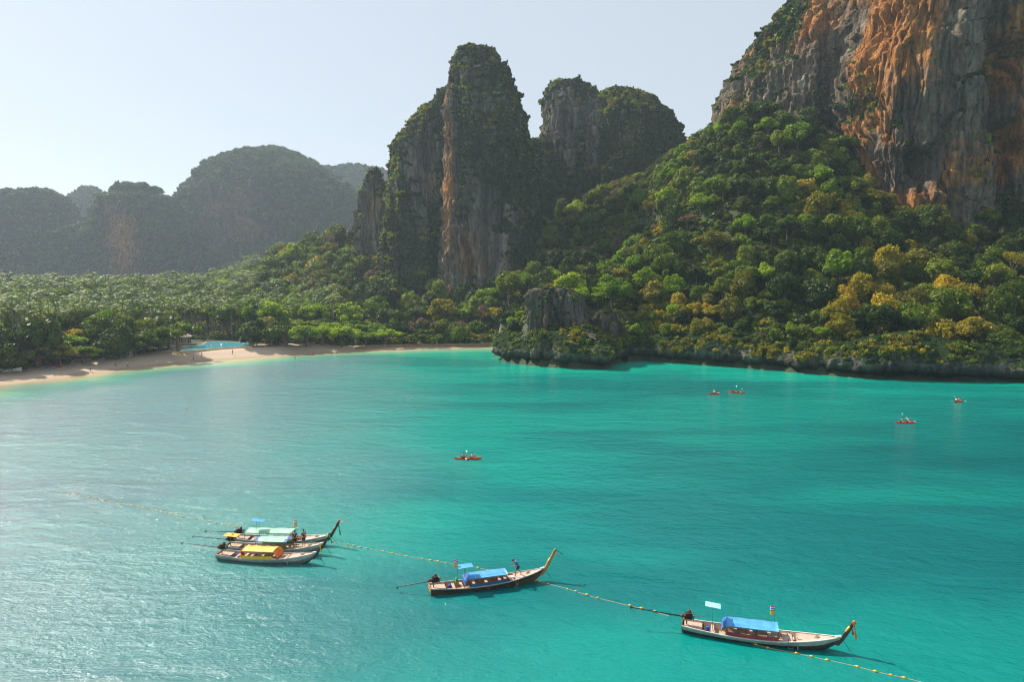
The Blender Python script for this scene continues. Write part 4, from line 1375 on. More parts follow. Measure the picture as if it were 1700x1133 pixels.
# ------------------------------------------------------------------ long-tail boats
W_SAND = wood('pale_deck_wood', (0.42, 0.30, 0.19), (0.62, 0.47, 0.32), 0.7)
W_PINK = wood('weathered_pink_wood', (0.45, 0.30, 0.24), (0.62, 0.46, 0.38), 0.7)
W_BROWN = wood('brown_hull_wood', (0.09, 0.045, 0.02), (0.20, 0.10, 0.045), 0.5)
W_DARK = wood('dark_hull_wood', (0.03, 0.028, 0.024), (0.09, 0.075, 0.055), 0.5)
W_GREY = wood('grey_painted_planks', (0.11, 0.105, 0.085), (0.26, 0.24, 0.20), 0.55)
W_ORANGE = wood('varnished_orange_wood', (0.42, 0.17, 0.05), (0.65, 0.32, 0.10), 0.4)
P_WHITE = wood('white_gunwale_paint', (0.52, 0.50, 0.48), (0.78, 0.75, 0.72), 0.45)
P_GREY = wood('grey_gunwale_paint', (0.30, 0.31, 0.30), (0.48, 0.48, 0.45), 0.5)
P_TEAL = wood('green_bottom_paint', (0.015, 0.05, 0.035), (0.03, 0.10, 0.07), 0.4)
STEEL = plain('steel_tube', (0.20, 0.19, 0.18), 0.4, 0.3, 4, 0.7)
BLACK = plain('black_iron', (0.012, 0.012, 0.013), 0.45, 0.4, 9, 0.3)
RUST = plain('rusty_iron', (0.16, 0.06, 0.03), 0.8, 0.4, 7, 0.2)
ROPE = plain('pale_rope', (0.45, 0.38, 0.25), 0.9, 0.2)
def tarp(name, c, worn=0.35):
    t = NT(name)
    v = t.coords()
    n = t.noise(v, 1.6, 5, 0.6)
    n2 = t.noise(t.coords((1, 7, 1)), 0.9, 3)
    lo = tuple(k * (1 - worn) for k in c); hi = tuple(min(0.9, k * (1 + worn) + 0.02) for k in c)
    t.l(t.mix(0.35, t.ramp(n, [(0.3, lo), (0.7, hi)]), t.ramp(n2, [(0.35, lo), (0.65, hi)])), t.b.inputs['Base Color'])
    t.b.inputs['Roughness'].default_value = 0.5
    t.l(t.bump(n, 0.35, 0.05), t.b.inputs['Normal'])
    return t.m
T_BLUE = tarp('blue_tarpaulin', (0.06, 0.30, 0.66))
T_PALE = tarp('pale_blue_tarpaulin', (0.30, 0.55, 0.78))
T_DBLUE = tarp('dark_blue_tarpaulin', (0.02, 0.12, 0.42))
T_MINT = tarp('pale_mint_tarpaulin', (0.27, 0.55, 0.38), 0.25)
T_YEL = tarp('yellow_orange_tarpaulin', (0.85, 0.42, 0.04), 0.2)
T_ORG = tarp('orange_tarpaulin', (0.80, 0.17, 0.01), 0.2)
T_RED = tarp('dark_red_panel', (0.30, 0.02, 0.03), 0.3)
T_PANB = tarp('deep_blue_panel', (0.01, 0.08, 0.20), 0.3)
T_GRN = tarp('green_panel', (0.01, 0.20, 0.06), 0.3)
YEL_P = plain('yellow_plastic', (0.66, 0.40, 0.025), 0.4, 0.15)
ORA_P = plain('orange_plastic', (0.75, 0.14, 0.01), 0.45, 0.15)
DULL_P = plain('faded_buff_plastic', (0.50, 0.36, 0.20), 0.6, 0.2)

def sheer(u):
    return (0.46 + 0.16 * ((0.4 - u) / 0.4) ** 2) if u < 0.4 else 0.46 + 0.62 * ((u - 0.4) / 0.6) ** 2.1
def beam(u, B):
    if u < 0.45: return B * (0.66 + 0.34 * math.sin(math.pi / 2 * u / 0.45))
    return B * max(0.035, (1 - ((u - 0.45) / 0.55) ** 2.3)) ** 0.9
def keel(u):
    return -0.32 + 0.10 * max(0, (0.12 - u) / 0.12) + 1.05 * max(0, (u - 0.80) / 0.20) ** 2.0
def section(u, L, B, grow=0.0, t0=0.0, t1=1.0, n=7, inner=0.0):
    x = -L / 2 + L * u
    zk, zs = keel(u) + inner, sheer(u)
    b = max(beam(u, B) + grow - inner * 0.8, 0.01)
    pts = []
    for i in range(n):
        t = t0 + (t1 - t0) * i / (n - 1)
        pts.append((x + 0.10 * t * max(0, (u - 0.8) / 0.2), b * t ** 0.5, zk + (zs - zk) * t ** 1.25))
    return pts

def longtail(name, c0, c1, cfg, label):
    """c0: stern on the water, c1: bow end of the waterline"""
    c0, c1 = np.array(c0), np.array(c1)
    d = c1 - c0
    rz = math.atan2(d[1], d[0])
    Lw = np.linalg.norm(d)
    L = Lw / 0.90
    B = cfg.get('B', 0.92)
    ctr = c0 + d / Lw * (L / 2)
    root = empty(name, (ctr[0], ctr[1], 0.0), rz)
    tag(root, label, 'boat', 'long-tail boats moored on the float line')
    us = [0.0, .03, .08, .15, .22, .3, .38, .45, .52, .6, .67, .74, .8, .85, .9, .94, .97, 1.0]
    def shell(mat, nm, grow, t0, t1, n=7, ulo=0.0, uhi=1.0, parent=root, inner=0.0, cap=False):
        m = MB()
        uu = [u for u in us if ulo <= u <= uhi]
        if t0 == 0.0:
            rings = []
            for u in uu:
                p = section(u, L, B, grow, t0, t1, n, inner)
                rings.append(p[::-1] + [(a, -b, c) for a, b, c in p[1:]])
            m.loft(rings, caps=False, closed=False)
            if cap:
                m.add(rings[0], [tuple(range(len(rings[0])))])
        else:
            for sg in (1, -1):
                rings = [[(a, sg * b, c) for a, b, c in section(u, L, B, grow, t0, t1, n, inner)] for u in uu]
                m.loft(rings, caps=False, closed=False)
        return m.build(nm, mat, parent, smooth=True)
    hull = shell(cfg['hull'], 'hull', 0.0, 0.0, 1.0, 8, cap=True)
    shell(cfg.get('inside', W_SAND), 'hull_lining', -0.045, 0.0, 0.99, 6, inner=0.05, parent=root)
    shell(cfg['strake'], 'upper_strake', 0.014, 0.70, 1.0, 3)
    shell(cfg.get('bottom', P_TEAL), 'painted_bottom', 0.008, 0.0, 0.36, 5)
    # gunwales
    for sg in (1, -1):
        m = MB()
        rings = []
        for k in range(40):
            u = k / 39
            a, b, c = section(u, L, B)[-1]
            w = 0.055
            b2 = max(b - w, 0.004)
            rings.append([(a, sg * (b + 0.03), c - 0.02), (a, sg * (b + 0.03), c + 0.035), (a, sg * b2, c + 0.035), (a, sg * b2, c - 0.02)])
        m.loft(rings)
        m.build('gunwale', cfg['rail'], root)
    def deck(nm, u0, u1, dz, mat, n=14, zfix=None, inset=0.05):
        m = MB(); rings = []
        for k in range(n):
            u = u0 + (u1 - u0) * k / (n - 1)
            x = -L / 2 + L * u
            z = (sheer(u) + dz) if zfix is None else zfix
            tz = max(0.02, min(1, (z - keel(u)) / (sheer(u) - keel(u)))) ** (1 / 1.25)
            b = max(beam(u, B) * tz ** 0.5 - inset, 0.01)
            rings.append([(x, b, z), (x, -b, z), (x, -b, z - 0.04), (x, b, z - 0.04)])
        m.loft(rings)
        return m.build(nm, mat, root)
    deck('floor', 0.05, 0.74, 0, cfg.get('inside', W_SAND), 18, zfix=0.04)
    deck('foredeck', cfg.get('fd', 0.74), 0.985, -0.03, cfg.get('deck', W_PINK))
    deck('stern_deck', 0.01, 0.13, -0.10, cfg.get('deck', W_PINK))
    m = MB()
    u = cfg.get('fd', 0.74)
    m.box((-L / 2 + L * u, 0, (sheer(u) + 0.04) / 2), (0.05, 2 * beam(u, B) - 0.14, sheer(u) - 0.06))
    m.build('bulkhead', cfg.get('deck', W_PINK), root)
    xs0, xs1 = cfg['roof']
    for u in (0.20, 0.27, xs0 + 0.06, (xs0 + xs1) / 2, xs1 - 0.05, xs1 + 0.05, 0.66, 0.70):
        if u > cfg.get('fd', 0.74) - 0.02: continue
        m = MB(); m.box((-L / 2 + L * u, 0, sheer(u) - 0.13), (0.24, 2 * beam(u, B) - 0.12, 0.04))
        m.build('bench', cfg.get('deck', W_PINK), root)
    for k in range(9):                                       # ribs inside the hull
        u = 0.14 + k * 0.07
        m = MB(); p = section(u, L, B, -0.06, 0.05, 0.97, 6, 0.05)
        for sg in (1, -1):
            m.tube([(a, sg * b, c) for a, b, c in p], 0.022, 4)
        m.build('rib', W_DARK, root)
    # prow post
    zt = sheer(1.0)
    m = MB(); rings = []
    ph = cfg.get('prow', 1.35)
    for k in range(9):
        t_ = k / 8
        x = L / 2 - 0.35 + 0.35 * t_ + ph * 0.62 * t_ ** 0.9 + 0.1
        z = zt - 0.55 + (ph + 0.55) * t_ ** 1.12
        w = 0.085 * (1 - 0.45 * t_); dd = 0.16 * (1 - 0.5 * t_) + (0.04 if k == 8 else 0)
        rings.append([(x - dd, w, z), (x + dd, w, z - 0.10), (x + dd, -w, z - 0.10), (x - dd, -w, z)])
    m.loft(rings)
    m.build('prow_post', cfg.get('prow_mat', W_DARK), root)
    tip = ((rings[-1][0][0] + rings[-1][1][0]) / 2, 0, rings[-1][0][2])
    m = MB(); m.box((tip[0] + 0.0, 0, tip[2] - 0.06), (0.24, 0.17, 0.22), (0, -0.9, 0), 0.03)
    m.build('prow_cap', cfg.get('cap_mat', W_ORANGE), root)
    # shoulder plate where the prow leaves the deck
    m = MB(); m.box((L / 2 - 0.10, 0, zt + 0.03), (0.42, 0.22, 0.10), (0, -0.2, 0), 0.02); m.build('stem_plate', P_WHITE, root)
    for q, (mat, side, ln, out) in enumerate(cfg.get('ribbons', ())):
        m = MB(); rings = []
        for k in range(9):
            t_ = k / 8
            x = tip[0] - 0.12 - 0.1 * q + out * t_ ** 0.7; z = tip[2] - 0.28 * q - 0.05 - (ln * t_ ** 1.2)
            y = side * (0.08 + 0.05 * math.sin(5 * t_ + q))
            w = 0.055 + 0.02 * math.sin(9 * t_)
            rings.append([(x - w, y, z), (x + w, y + 0.02, z + 0.03), (x + w, y + 0.035, z + 0.03), (x - w, y + 0.015, z)])
        m.loft(rings); m.build('ribbon', mat, root)
    for q, (mt, zz_) in enumerate(((cfg.get('cap_mat', W_ORANGE), 0.55), (C_['yellow'], 0.75))):
        m = MB(); m.box((L / 2 + 0.12 + zz_ * 0.55, 0, zt + zz_), (0.26, 0.19, 0.10), (0, -0.9, 0), 0.02); m.build('garland', mt, root)
    # canopy
    xa, xb = -L / 2 + L * xs0, -L / 2 + L * xs1
    wz = cfg.get('roof_w', 0.86); rz_ = cfg.get('roof_z', 1.28)
    n, k2 = 15, 9
    def roof_z(a, b):
        return rz_ + 0.14 * (1 - b * b) + 0.05 * a + 0.018 * math.sin(a * 17 + b * 3) * (1 if abs(b) < 1 else .4)
    V_, Q_ = [], None
    for layer in (0, 1):
        for j in range(k2):
            for i in range(n):
                a = i / (n - 1); b = -1 + 2 * j / (k2 - 1)
                V_.append((xa + (xb - xa) * a, wz * b, roof_z(a, b) - 0.03 * layer - (0.03 if abs(b) == 1 else 0)))
    g = grid_faces(n, k2)
    Fq_ = np.concatenate([g, g[:, ::-1] + n * k2])
    edge_ = [(i, i + 1, i + 1 + n * k2, i + n * k2) for i in range(n - 1)] + [((k2 - 1) * n + i + 1, (k2 - 1) * n + i, (k2 - 1) * n + i + n * k2, (k2 - 1) * n + i + 1 + n * k2) for i in range(n - 1)]
    edge_ += [((j + 1) * n, j * n, j * n + n * k2, (j + 1) * n + n * k2) for j in range(k2 - 1)] + [(j * n + n - 1, (j + 1) * n + n - 1, (j + 1) * n + n - 1 + n * k2, j * n + n - 1 + n * k2) for j in range(k2 - 1)]
    rf = mesh_np('canopy', np.array(V_), np.concatenate([Fq_, np.array(edge_)]), True, cfg['roof_mat'], parent=root)
    if cfg.get('border'):
        for e_ in (0, 1):
            m = MB(); xx = (xa, xb)[e_]; s_ = 1 if e_ == 0 else -1
            rings = [[(xx - s_ * .02, wz * b, roof_z(e_, b) + .012), (xx + s_ * .28, wz * b, roof_z(e_, b) + .012), (xx + s_ * .28, wz * b, roof_z(e_, b) - .04), (xx - s_ * .02, wz * b, roof_z(e_, b) - .04)] for b in [-1 + i / 4 for i in range(9)]]
            m.loft(rings); m.build('canopy_border', cfg['border'], rf)
    if cfg.get('flap'):
        fm, end = cfg['flap']
        xx = xa if end == 0 else xb
        s_ = -1 if end == 0 else 1
        m = MB()
        rings = [[(xx, wz * b, roof_z(end, b) - 0.01), (xx + s_ * .30, wz * b * 1.0, rz_ - 0.22), (xx + s_ * .34, wz * b, rz_ - 0.55), (xx + s_ * .31, wz * b, rz_ - 0.55), (xx + s_ * .27, wz * b, rz_ - 0.22), (xx, wz * b, roof_z(end, b) - 0.04)] for b in [-1 + i / 4 for i in range(9)]]
        m.loft(rings); m.build('canopy_flap', fm, rf)
    for x in (xa + 0.08, (xa + xb) / 2, xb - 0.08):
        for sg in (1, -1):
            u = (x + L / 2) / L
            m = MB(); m.tube([(x, sg * (beam(u, B) - 0.10), 0.1), (x, sg * (wz - 0.06), rz_ - 0.03)], 0.022, 6); m.build('canopy_post', cfg.get('post', STEEL), root)
    if cfg.get('panel'):
        for sg in (1, -1):
            m = MB(); rings = []
            for k in range(8):
                x = xa + (xb - xa) * k / 7; u = (x + L / 2) / L
                y = sg * (beam(u, B) - 0.06); z = sheer(u) + 0.04
                rings.append([(x, y, z), (x, y, z + 0.27), (x, y - sg * .02, z + 0.27), (x, y - sg * .02, z)])
            m.loft(rings); m.build('side_panel', cfg['panel'], root)
    # small awning over the helmsman
    if cfg.get('awning'):
        am, ax, az, aw, al, tilt = cfg['awning']
        x = -L / 2 + L * ax
        m = MB(); m.box((x, 0, az), (al, aw, 0.03), (0.0, tilt, 0.0), 0.01)
        m.build('awning', am, root)
        for sg in (1, -1):
            m = MB(); m.tube([(x, sg * aw * 0.35, sheer(ax)), (x, sg * aw * 0.35, az)], 0.018, 6); m.build('awning_post', STEEL, root)
    # flags
    if cfg.get('flag') is not None:
        fx_u, fz = cfg['flag']
        x = -L / 2 + L * fx_u
        fl = MB(); fl.tube([(x, 0.3, 0.6), (x, 0.3, fz + 0.05)], 0.014, 5)
        pole = fl.build('flag_pole', STEEL, root)
        hgt = 0.07
        for q, mt in enumerate((C_['red'], C_['white'], C_['blue'], C_['white'], C_['red'])):
            m = MB(); z = fz - q * hgt
            rings = [[(x - 0.34 * k / 5, 0.3 + 0.05 * math.sin(k * 1.4), z), (x - 0.34 * k / 5, 0.312 + 0.05 * math.sin(k * 1.4), z), (x - 0.34 * k / 5, 0.312 + 0.05 * math.sin(k * 1.4), z - hgt), (x - 0.34 * k / 5, 0.3 + 0.05 * math.sin(k * 1.4), z - hgt)] for k in range(6)]
            m.loft(rings); m.build('flag_stripe', mt, pole)
        m = MB(); z = fz - 5 * hgt - 0.04
        rings = [[(x - 0.34 * k / 5, 0.3 + 0.05 * math.sin(k * 1.2), z), (x - 0.34 * k / 5, 0.312 + 0.05 * math.sin(k * 1.2), z), (x - 0.34 * k / 5, 0.312 + 0.05 * math.sin(k * 1.2), z - 0.27), (x - 0.34 * k / 5, 0.3 + 0.05 * math.sin(k * 1.2), z - 0.27)] for k in range(6)]
        m.loft(rings); m.build('yellow_flag', C_['yellow'], pole)
    # engine on its swivel with the long propeller shaft
    ex = -L / 2 + 0.30; ez = sheer(0.02) + 0.42
    m = MB(); m.tube([(ex, 0, 0.1), (ex, 0, ez - 0.1)], 0.05, 8); m.build('swivel_post', STEEL, root)
    m = MB(); m.box((ex + 0.12, 0, ez + 0.10), (0.62, 0.40, 0.34), (0, 0, 0), 0.05)
    m.box((ex + 0.10, 0.0, ez + 0.33), (0.52, 0.26, 0.16), (0, 0, 0), 0.03)
    eng = m.build('engine', BLACK, root)
    m = MB(); m.tube([(ex + 0.2, 0.10, ez + 0.38), (ex + 0.2, 0.10, ez + 0.58)], [0.10, 0.12], 10); m.build('air_filter', RUST, eng)
    m = MB(); m.tube([(ex - 0.05, -0.2, ez + 0.2), (ex - 0.1, -0.3, ez + 0.42), (ex + 0.35, -0.3, ez + 0.50)], 0.04, 8); m.build('exhaust_pipe', RUST, eng)
    m = MB(); m.box((ex + 0.50, 0, ez + 0.12), (0.10, 0.42, 0.42), (0, 0, 0), 0.02); m.build('radiator', STEEL, eng)
    m = MB(); m.tube([(ex + 0.5, 0.05, ez + 0.1), (ex + 1.1, 0.08, ez + 0.22), (ex + 1.5, 0.1, ez + 0.18)], 0.02, 6); m.build('tiller', STEEL, eng)
    m = MB(); m.ball((ex - 0.32, 0, ez + 0.1), (0.18, 0.16, 0.16), 10, 6); m.build('gearbox', RUST, eng)
    ang, sl, yaw = cfg['shaft']
    ca, sa = math.cos(ang), math.sin(ang)
    cy_, sy_ = math.cos(yaw), math.sin(yaw)
    def sp(s): return (ex - 0.25 - s * ca * cy_, s * ca * sy_, ez + 0.05 + s * sa)
    m = MB(); m.tube([sp(0), sp(sl * 0.35)], [0.055, 0.05], 8); m.tube([sp(sl * 0.35), sp(sl)], [0.045, 0.035], 8)
    sh = m.build('propeller_shaft', cfg.get('shaft_mat', BLACK), root)
    m = MB()
    c0_ = np.array(sp(sl + 0.05)); dr = np.array(sp(1)) - np.array(sp(0)); dr /= np.linalg.norm(dr)
    u1_ = np.cross(dr, [0, 0, 1.0]); u1_ /= np.linalg.norm(u1_); u2_ = np.cross(dr, u1_)
    m.tube([c0_ - dr * .06, c0_ + dr * .08], [.05, .02], 8)
    for k in range(3):
        a = 2.094 * k + 0.5
        r_ = u1_ * math.cos(a) + u2_ * math.sin(a); tq = np.cross(dr, r_)
        q0 = [c0_ + r_ * .04 + tq * .03, c0_ + r_ * .18 + tq * .09 + dr * .03, c0_ + r_ * .2 - tq * .02 - dr * .03, c0_ + r_ * .05 - tq * .04 - dr * .01]
        m.add([tuple(p) for p in q0] + [tuple(p + dr * .012) for p in q0], [(0, 1, 2, 3), (7, 6, 5, 4), (0, 4, 5, 1), (1, 5, 6, 2), (2, 6, 7, 3), (3, 7, 4, 0)])
    m.build('propeller', BLACK, sh)
    # rope coil, fuel cans and a boarding ladder
    m = MB()
    for k in range(3):
        rr2 = 0.20 - 0.03 * k
        m.tube([(L * 0.36 + rr2 * math.cos(a), 0.12 + rr2 * math.sin(a), sheer(0.86) + 0.02 + 0.03 * k) for a in [i * 0.52 for i in range(13)]], 0.02, 5)
    m.build('rope_coil', ROPE, root)
    for q, (uu_, yy_, mt_) in enumerate(((0.17, 0.35, cfg.get('can', C_['blue'])), (0.20, -0.3, C_['red']))):
        m = MB(); m.box((-L / 2 + L * uu_, yy_, 0.22), (0.26, 0.17, 0.34), (0, 0, 0), 0.03); m.tube([(-L / 2 + L * uu_ + .08, yy_, 0.38), (-L / 2 + L * uu_ + .08, yy_, 0.45)], 0.025, 6); m.build('fuel_can', mt_, root)
    m = MB(); lx = -L / 2 + L * (xs1 + 0.06); ly = -beam(xs1 + 0.06, B) - 0.05
    for dx in (0, 0.3): m.tube([(lx + dx, ly, sheer(0.6) + 0.1), (lx + dx, ly - 0.05, -0.2)], 0.018, 5)
    for zz2 in (0.0, 0.2, 0.4): m.tube([(lx, ly - 0.02, zz2), (lx + 0.3, ly - 0.02, zz2)], 0.015, 5)
    m.build('ladder', STEEL, root)
    m = MB()
    for sg in (1, -1): m.tube([(xa, sg * wz * 0.98, rz_ - 0.02), ((xa + xb) / 2, sg * wz, rz_ + 0.01), (xb, sg * wz * 0.98, rz_ + 0.03)], 0.02, 6)
    for bb in (-0.45, 0.0, 0.45): m.tube([(xa + .05, wz * bb, roof_z(0, bb) - 0.05), (xb - .05, wz * bb, roof_z(1, bb) - 0.05)], 0.016, 5)
    m.build('canopy_frame', STEEL, rf)
    # rudder-less stern trim
    m = MB(); m.box((-L / 2 - 0.02, 0, sheer(0) - 0.2), (0.07, 2 * beam(0, B) * 0.92, 0.42), (0, 0, 0), 0.01); m.build('transom', cfg.get('transom', W_BROWN), root)
    # mooring rope from the bow to the water
    m = MB(); bx = L / 2 + 0.1
    m.tube([(bx, 0.05, zt - 0.1), (bx + 0.35, 0.1, zt * 0.45), (bx + 0.75, 0.2, -0.1)], 0.016, 5); m.build('mooring_rope', C_['navy'], root)
    inv = lambda lx, ly: (ctr[0] + lx * math.cos(rz) - ly * math.sin(rz), ctr[1] + lx * math.sin(rz) + ly * math.cos(rz))
    return dict(root=root, L=L, B=B, rz=rz, at=lambda u, y, z: (*inv(-L / 2 + L * u, y), z), zsheer=sheer)

def W2(px, py): return on_level(px, py)[:2]

bR = longtail('longtail_boat', W2(1133, 1047), W2(1366, 1079), dict(hull=W_DARK, strake=P_GREY, rail=P_WHITE, inside=W_SAND, deck=W_PINK, roof=(0.29, 0.62), roof_mat=T_BLUE, flap=(T_DBLUE, 0), panel=T_RED, B=0.98,
    awning=(T_PALE, 0.20, 2.25, 0.85, 1.1, 0.08), flag=(0.60, 2.6), shaft=(0.10, 3.9, -0.12), cap_mat=T_ORG, prow=1.25, shaft_mat=BLACK, roof_w=0.8, roof_z=1.18,
    ribbons=[(C_['orange'], -1, 1.25, 0.30), (C_['red'], 1, 0.7, 0.2)]), 'long-tail boat with blue roof and dark red side panels, nearest the camera')
bM = longtail('longtail_boat', W2(714, 986), W2(884, 966), dict(hull=W_BROWN, strake=W_DARK, rail=P_GREY, inside=W_ORANGE, deck=W_PINK, bottom=W_BROWN, roof=(0.32, 0.66), roof_mat=T_BLUE, flap=(T_DBLUE, 0), panel=T_PANB, B=0.95, transom=W_ORANGE,
    awning=(T_BLUE, 0.30, 2.05, 0.9, 1.3, -0.06), flag=(0.24, 2.55), shaft=(-0.22, 2.9, 0.35), cap_mat=W_ORANGE, prow_mat=W_ORANGE, prow=1.6, roof_w=0.72, roof_z=1.15,
    ribbons=[(C_['green'], -1, 0.5, 0.8), (C_['pink'], 1, 0.35, 0.6)]), 'brown long-tail boat with blue roof and tall orange prow, a man standing on its foredeck')
bA = longtail('longtail_boat', W2(364, 928), W2(508, 936), dict(hull=W_GREY, strake=P_GREY, rail=P_GREY, inside=W_SAND, deck=W_PINK, roof=(0.27, 0.60), roof_mat=T_YEL, flap=(T_ORG, 1), panel=C_['yellow'], B=0.95, transom=W_ORANGE,
    shaft=(0.05, 3.9, 0.05), prow=0.8, roof_w=0.74, roof_z=1.15, cap_mat=W_BROWN, ribbons=[(C_['yellow'], -1, 0.7, 0.1)]), 'grey long-tail boat with yellow and orange roof, front one of the raft of three')
bB = longtail('longtail_boat', W2(378, 914), W2(520, 920), dict(hull=W_GREY, strake=P_GREY, rail=P_WHITE, inside=W_SAND, deck=W_SAND, roof=(0.33, 0.66), roof_mat=T_MINT, border=T_DBLUE, panel=T_GRN, B=0.92,
    awning=(T_YEL, 0.05, 1.55, 0.9, 1.4, 0.05), shaft=(0.04, 3.6, 0.03), prow=1.0, roof_w=0.8, roof_z=1.3, cap_mat=W_BROWN, ribbons=[(C_['green'], -1, 0.9, 0.35)]), 'long-tail boat with mint roof edged in blue, middle one of the raft of three')
bC = longtail('longtail_boat', W2(392, 901), W2(532, 905), dict(hull=W_BROWN, strake=P_GREY, rail=P_WHITE, inside=W_SAND, deck=W_PINK, roof=(0.12, 0.62), roof_mat=T_MINT, panel=None, B=0.92,
    awning=(T_BLUE, 0.24, 2.35, 0.8, 1.3, 0.12), flag=(0.64, 2.3), shaft=(0.0, 3.2, 0.02), prow=1.45, roof_w=0.78, roof_z=1.3, cap_mat=C_['red'], ribbons=[(C_['pink'], -1, 0.03, 1.3), (C_['green'], 1, 1.2, 0.3)]), 'long-tail boat with long pale mint roof and blue umbrella, rearmost of the raft of three')

# people on the boats
person('lean', bM['at'](0.765, 0.0, sheer(0.765) - 0.03), bM['rz'] + math.pi, C_['blue'], C_['navy'], 'man in bright blue shirt leaning forward on the foredeck of the brown boat')
person('stand', bB['at'](0.70, 0.25, 0.42), bB['rz'] - 1.3, C_['navy'], C_['black'], 'person in dark clothes standing behind the blue-edged roof, nearer to it')
person('stand', bB['at'](0.81, -0.1, sheer(0.81) - 0.03), bB['rz'] + 2.6, C_['black'], C_['navy'], 'person in dark clothes standing on the foredeck close to the prow')
# cargo
def ball_thing(name, loc, r, mat, label, cat):
    m = MB(); m.ball((0, 0, r), (r, r, r * 0.95), 10, 8); m.tube([(0, 0, r * 1.85), (0, 0, r * 2.15)], r * 0.18, 6)
    o = m.build(name, mat, smooth=True); o.location = loc; tag(o, label, cat); return o
def vest(loc, rz, mat, label):
    m = MB()
    for sg in (1, -1): m.box((0.0, 0.11 * sg, 0.26), (0.12, 0.17, 0.42), (0.1 * sg, 0.12, 0), 0.04)
    m.box((-0.08, 0, 0.28), (0.08, 0.40, 0.46), (0, -0.1, 0), 0.03)
    m.box((0.03, 0, 0.10), (0.16, 0.42, 0.06), (0, 0, 0), 0.01)
    o = m.build('life_vest', mat); o.location = loc; o.rotation_euler = (0, 0, rz); tag(o, label, 'life vest'); return o
def crate(loc, rz, mat, label, d=(0.5, 0.36, 0.3)):
    m = MB(); x, y, z = d
    m.box((0, 0, 0.02), (x, y, 0.04))
    for sg in (1, -1):
        m.box((sg * x / 2, 0, z / 2), (0.03, y + .03, z)); m.box((0, sg * y / 2, z / 2 - .001), (x - .03, 0.03, z))
    m.box((0, 0, z + 0.02), (x + 0.06, y + 0.06, 0.045), (0, 0, 0), 0.012)
    m.box((0, 0, z + 0.06), (0.16, 0.04, 0.04), (0, 0, 0), 0.01)
    o = m.build('cool_box', mat); o.location = loc; o.rotation_euler = (0, 0, rz); tag(o, label, 'cool box'); return o
ball_thing('float_ball', bR['at'](0.275, -0.45, 0.55), 0.16, YEL_P, 'round yellow float beside the dark blue flap of the nearest boat', 'float')
crate(bR['at'](0.70, 0.3, 0.05), bR['rz'], C_['white'], 'white cool box in front of the bench rows of the nearest boat')
ball_thing('float_ball', bM['at'](0.70, -0.35, 0.05 + 0.25), 0.15, YEL_P, 'round yellow float inside the brown boat below the standing man', 'float')
crate(bM['at'](0.735, 0.2, 0.05 + 0.2), bM['rz'], C_['white'], 'white cool box inside the brown boat next to the foredeck')
vest(bM['at'](0.235, 0.35, 0.45), bM['rz'], C_['green'], 'dark green vest hung by the awning post of the brown boat')
vest(bC['at'](0.615, -0.5, 0.95), bC['rz'], YEL_P, 'yellow life vest at the front end of the long mint roof')
vest(bA['at'](0.28, -0.55, 0.62), bA['rz'], C_['red'], 'red life vest beneath the yellow roof of the grey boat')
crate(bC['at'](0.66, 0.0, 0.3), bC['rz'], ORA_P, 'orange box on the rearmost boat ahead of its roof')

# ------------------------------------------------------------------ line of floats
FLOATM = None
def float_line(segs, label):
    pts = []
    for sg in segs:
        for a in sg: pts.append(W2(*a))
    pts = np.array(pts)
    P2 = resample(pts, 0.35)
    w = 0.16 * noise(np.c_[P2 / 3.0, np.zeros(len(P2))])
    P2 = P2 + np.c_[w, w]
    root = empty('float_line', (P2[0][0], P2[0][1], 0))
    tag(root, label, 'float line')
    o0 = np.array([P2[0][0], P2[0][1], 0])
    m = MB(); m.tube([np.array([p[0], p[1], 0.015]) - o0 for p in P2[::2]], 0.022, 4)
    m.build('rope', ROPE, root)
    d = np.concatenate([[0], np.cumsum(np.linalg.norm(np.diff(P2, axis=0), axis=1))])
    ms = []
    for mt in (YEL_P, DULL_P):
        b = MB(); b.ball((0, 0, 0.03), (0.125, 0.09, 0.09), 8, 6); b.tube([(-0.18, 0, 0.03), (0.18, 0, 0.03)], 0.035, 6)
        ms.append(b.build('float', mt, smooth=True, link=False))
    s = 0.3; r = random.Random(4)
    k = 0
    while s < d[-1]:
        x = np.interp(s, d, P2[:, 0]); y = np.interp(s, d, P2[:, 1])
        i = min(int(np.searchsorted(d, s)), len(P2) - 1)
        tv = P2[i] - P2[max(i - 1, 0)]
        if r.random() < 0.86:
            o = bpy.data.objects.new('float', ms[0] if x > -14 or r.random() < .3 else ms[1])
            COL.objects.link(o); o.parent = root
            o.location = (x - o0[0], y - o0[1], r.uniform(-0.02, 0.03)); o.rotation_euler = (0, r.uniform(-.2, .2), math.atan2(tv[1], tv[0]))
            o.scale = (r.uniform(0.85, 1.1),) * 3
        s += r.uniform(0.75, 1.15); k += 1
    return root
float_line([[(95, 815), (160, 829), (230, 842), (300, 857), (350, 868), (400, 876)]], 'line of faded floats trailing away to the left of the three rafted boats')
float_line([[(548, 899), (600, 910), (660, 921), (720, 932), (770, 940), (830, 952), (900, 968), (960, 985), (1010, 999), (1060, 1011), (1110, 1024)]], 'string of yellow floats running from the rafted boats past the brown boat')
float_line([[(1228, 1066), (1240, 1069), (1290, 1080), (1350, 1093), (1420, 1108), (1490, 1125), (1580, 1150), (1700, 1190)]], 'string of yellow floats running below the nearest boat out of the bottom edge')

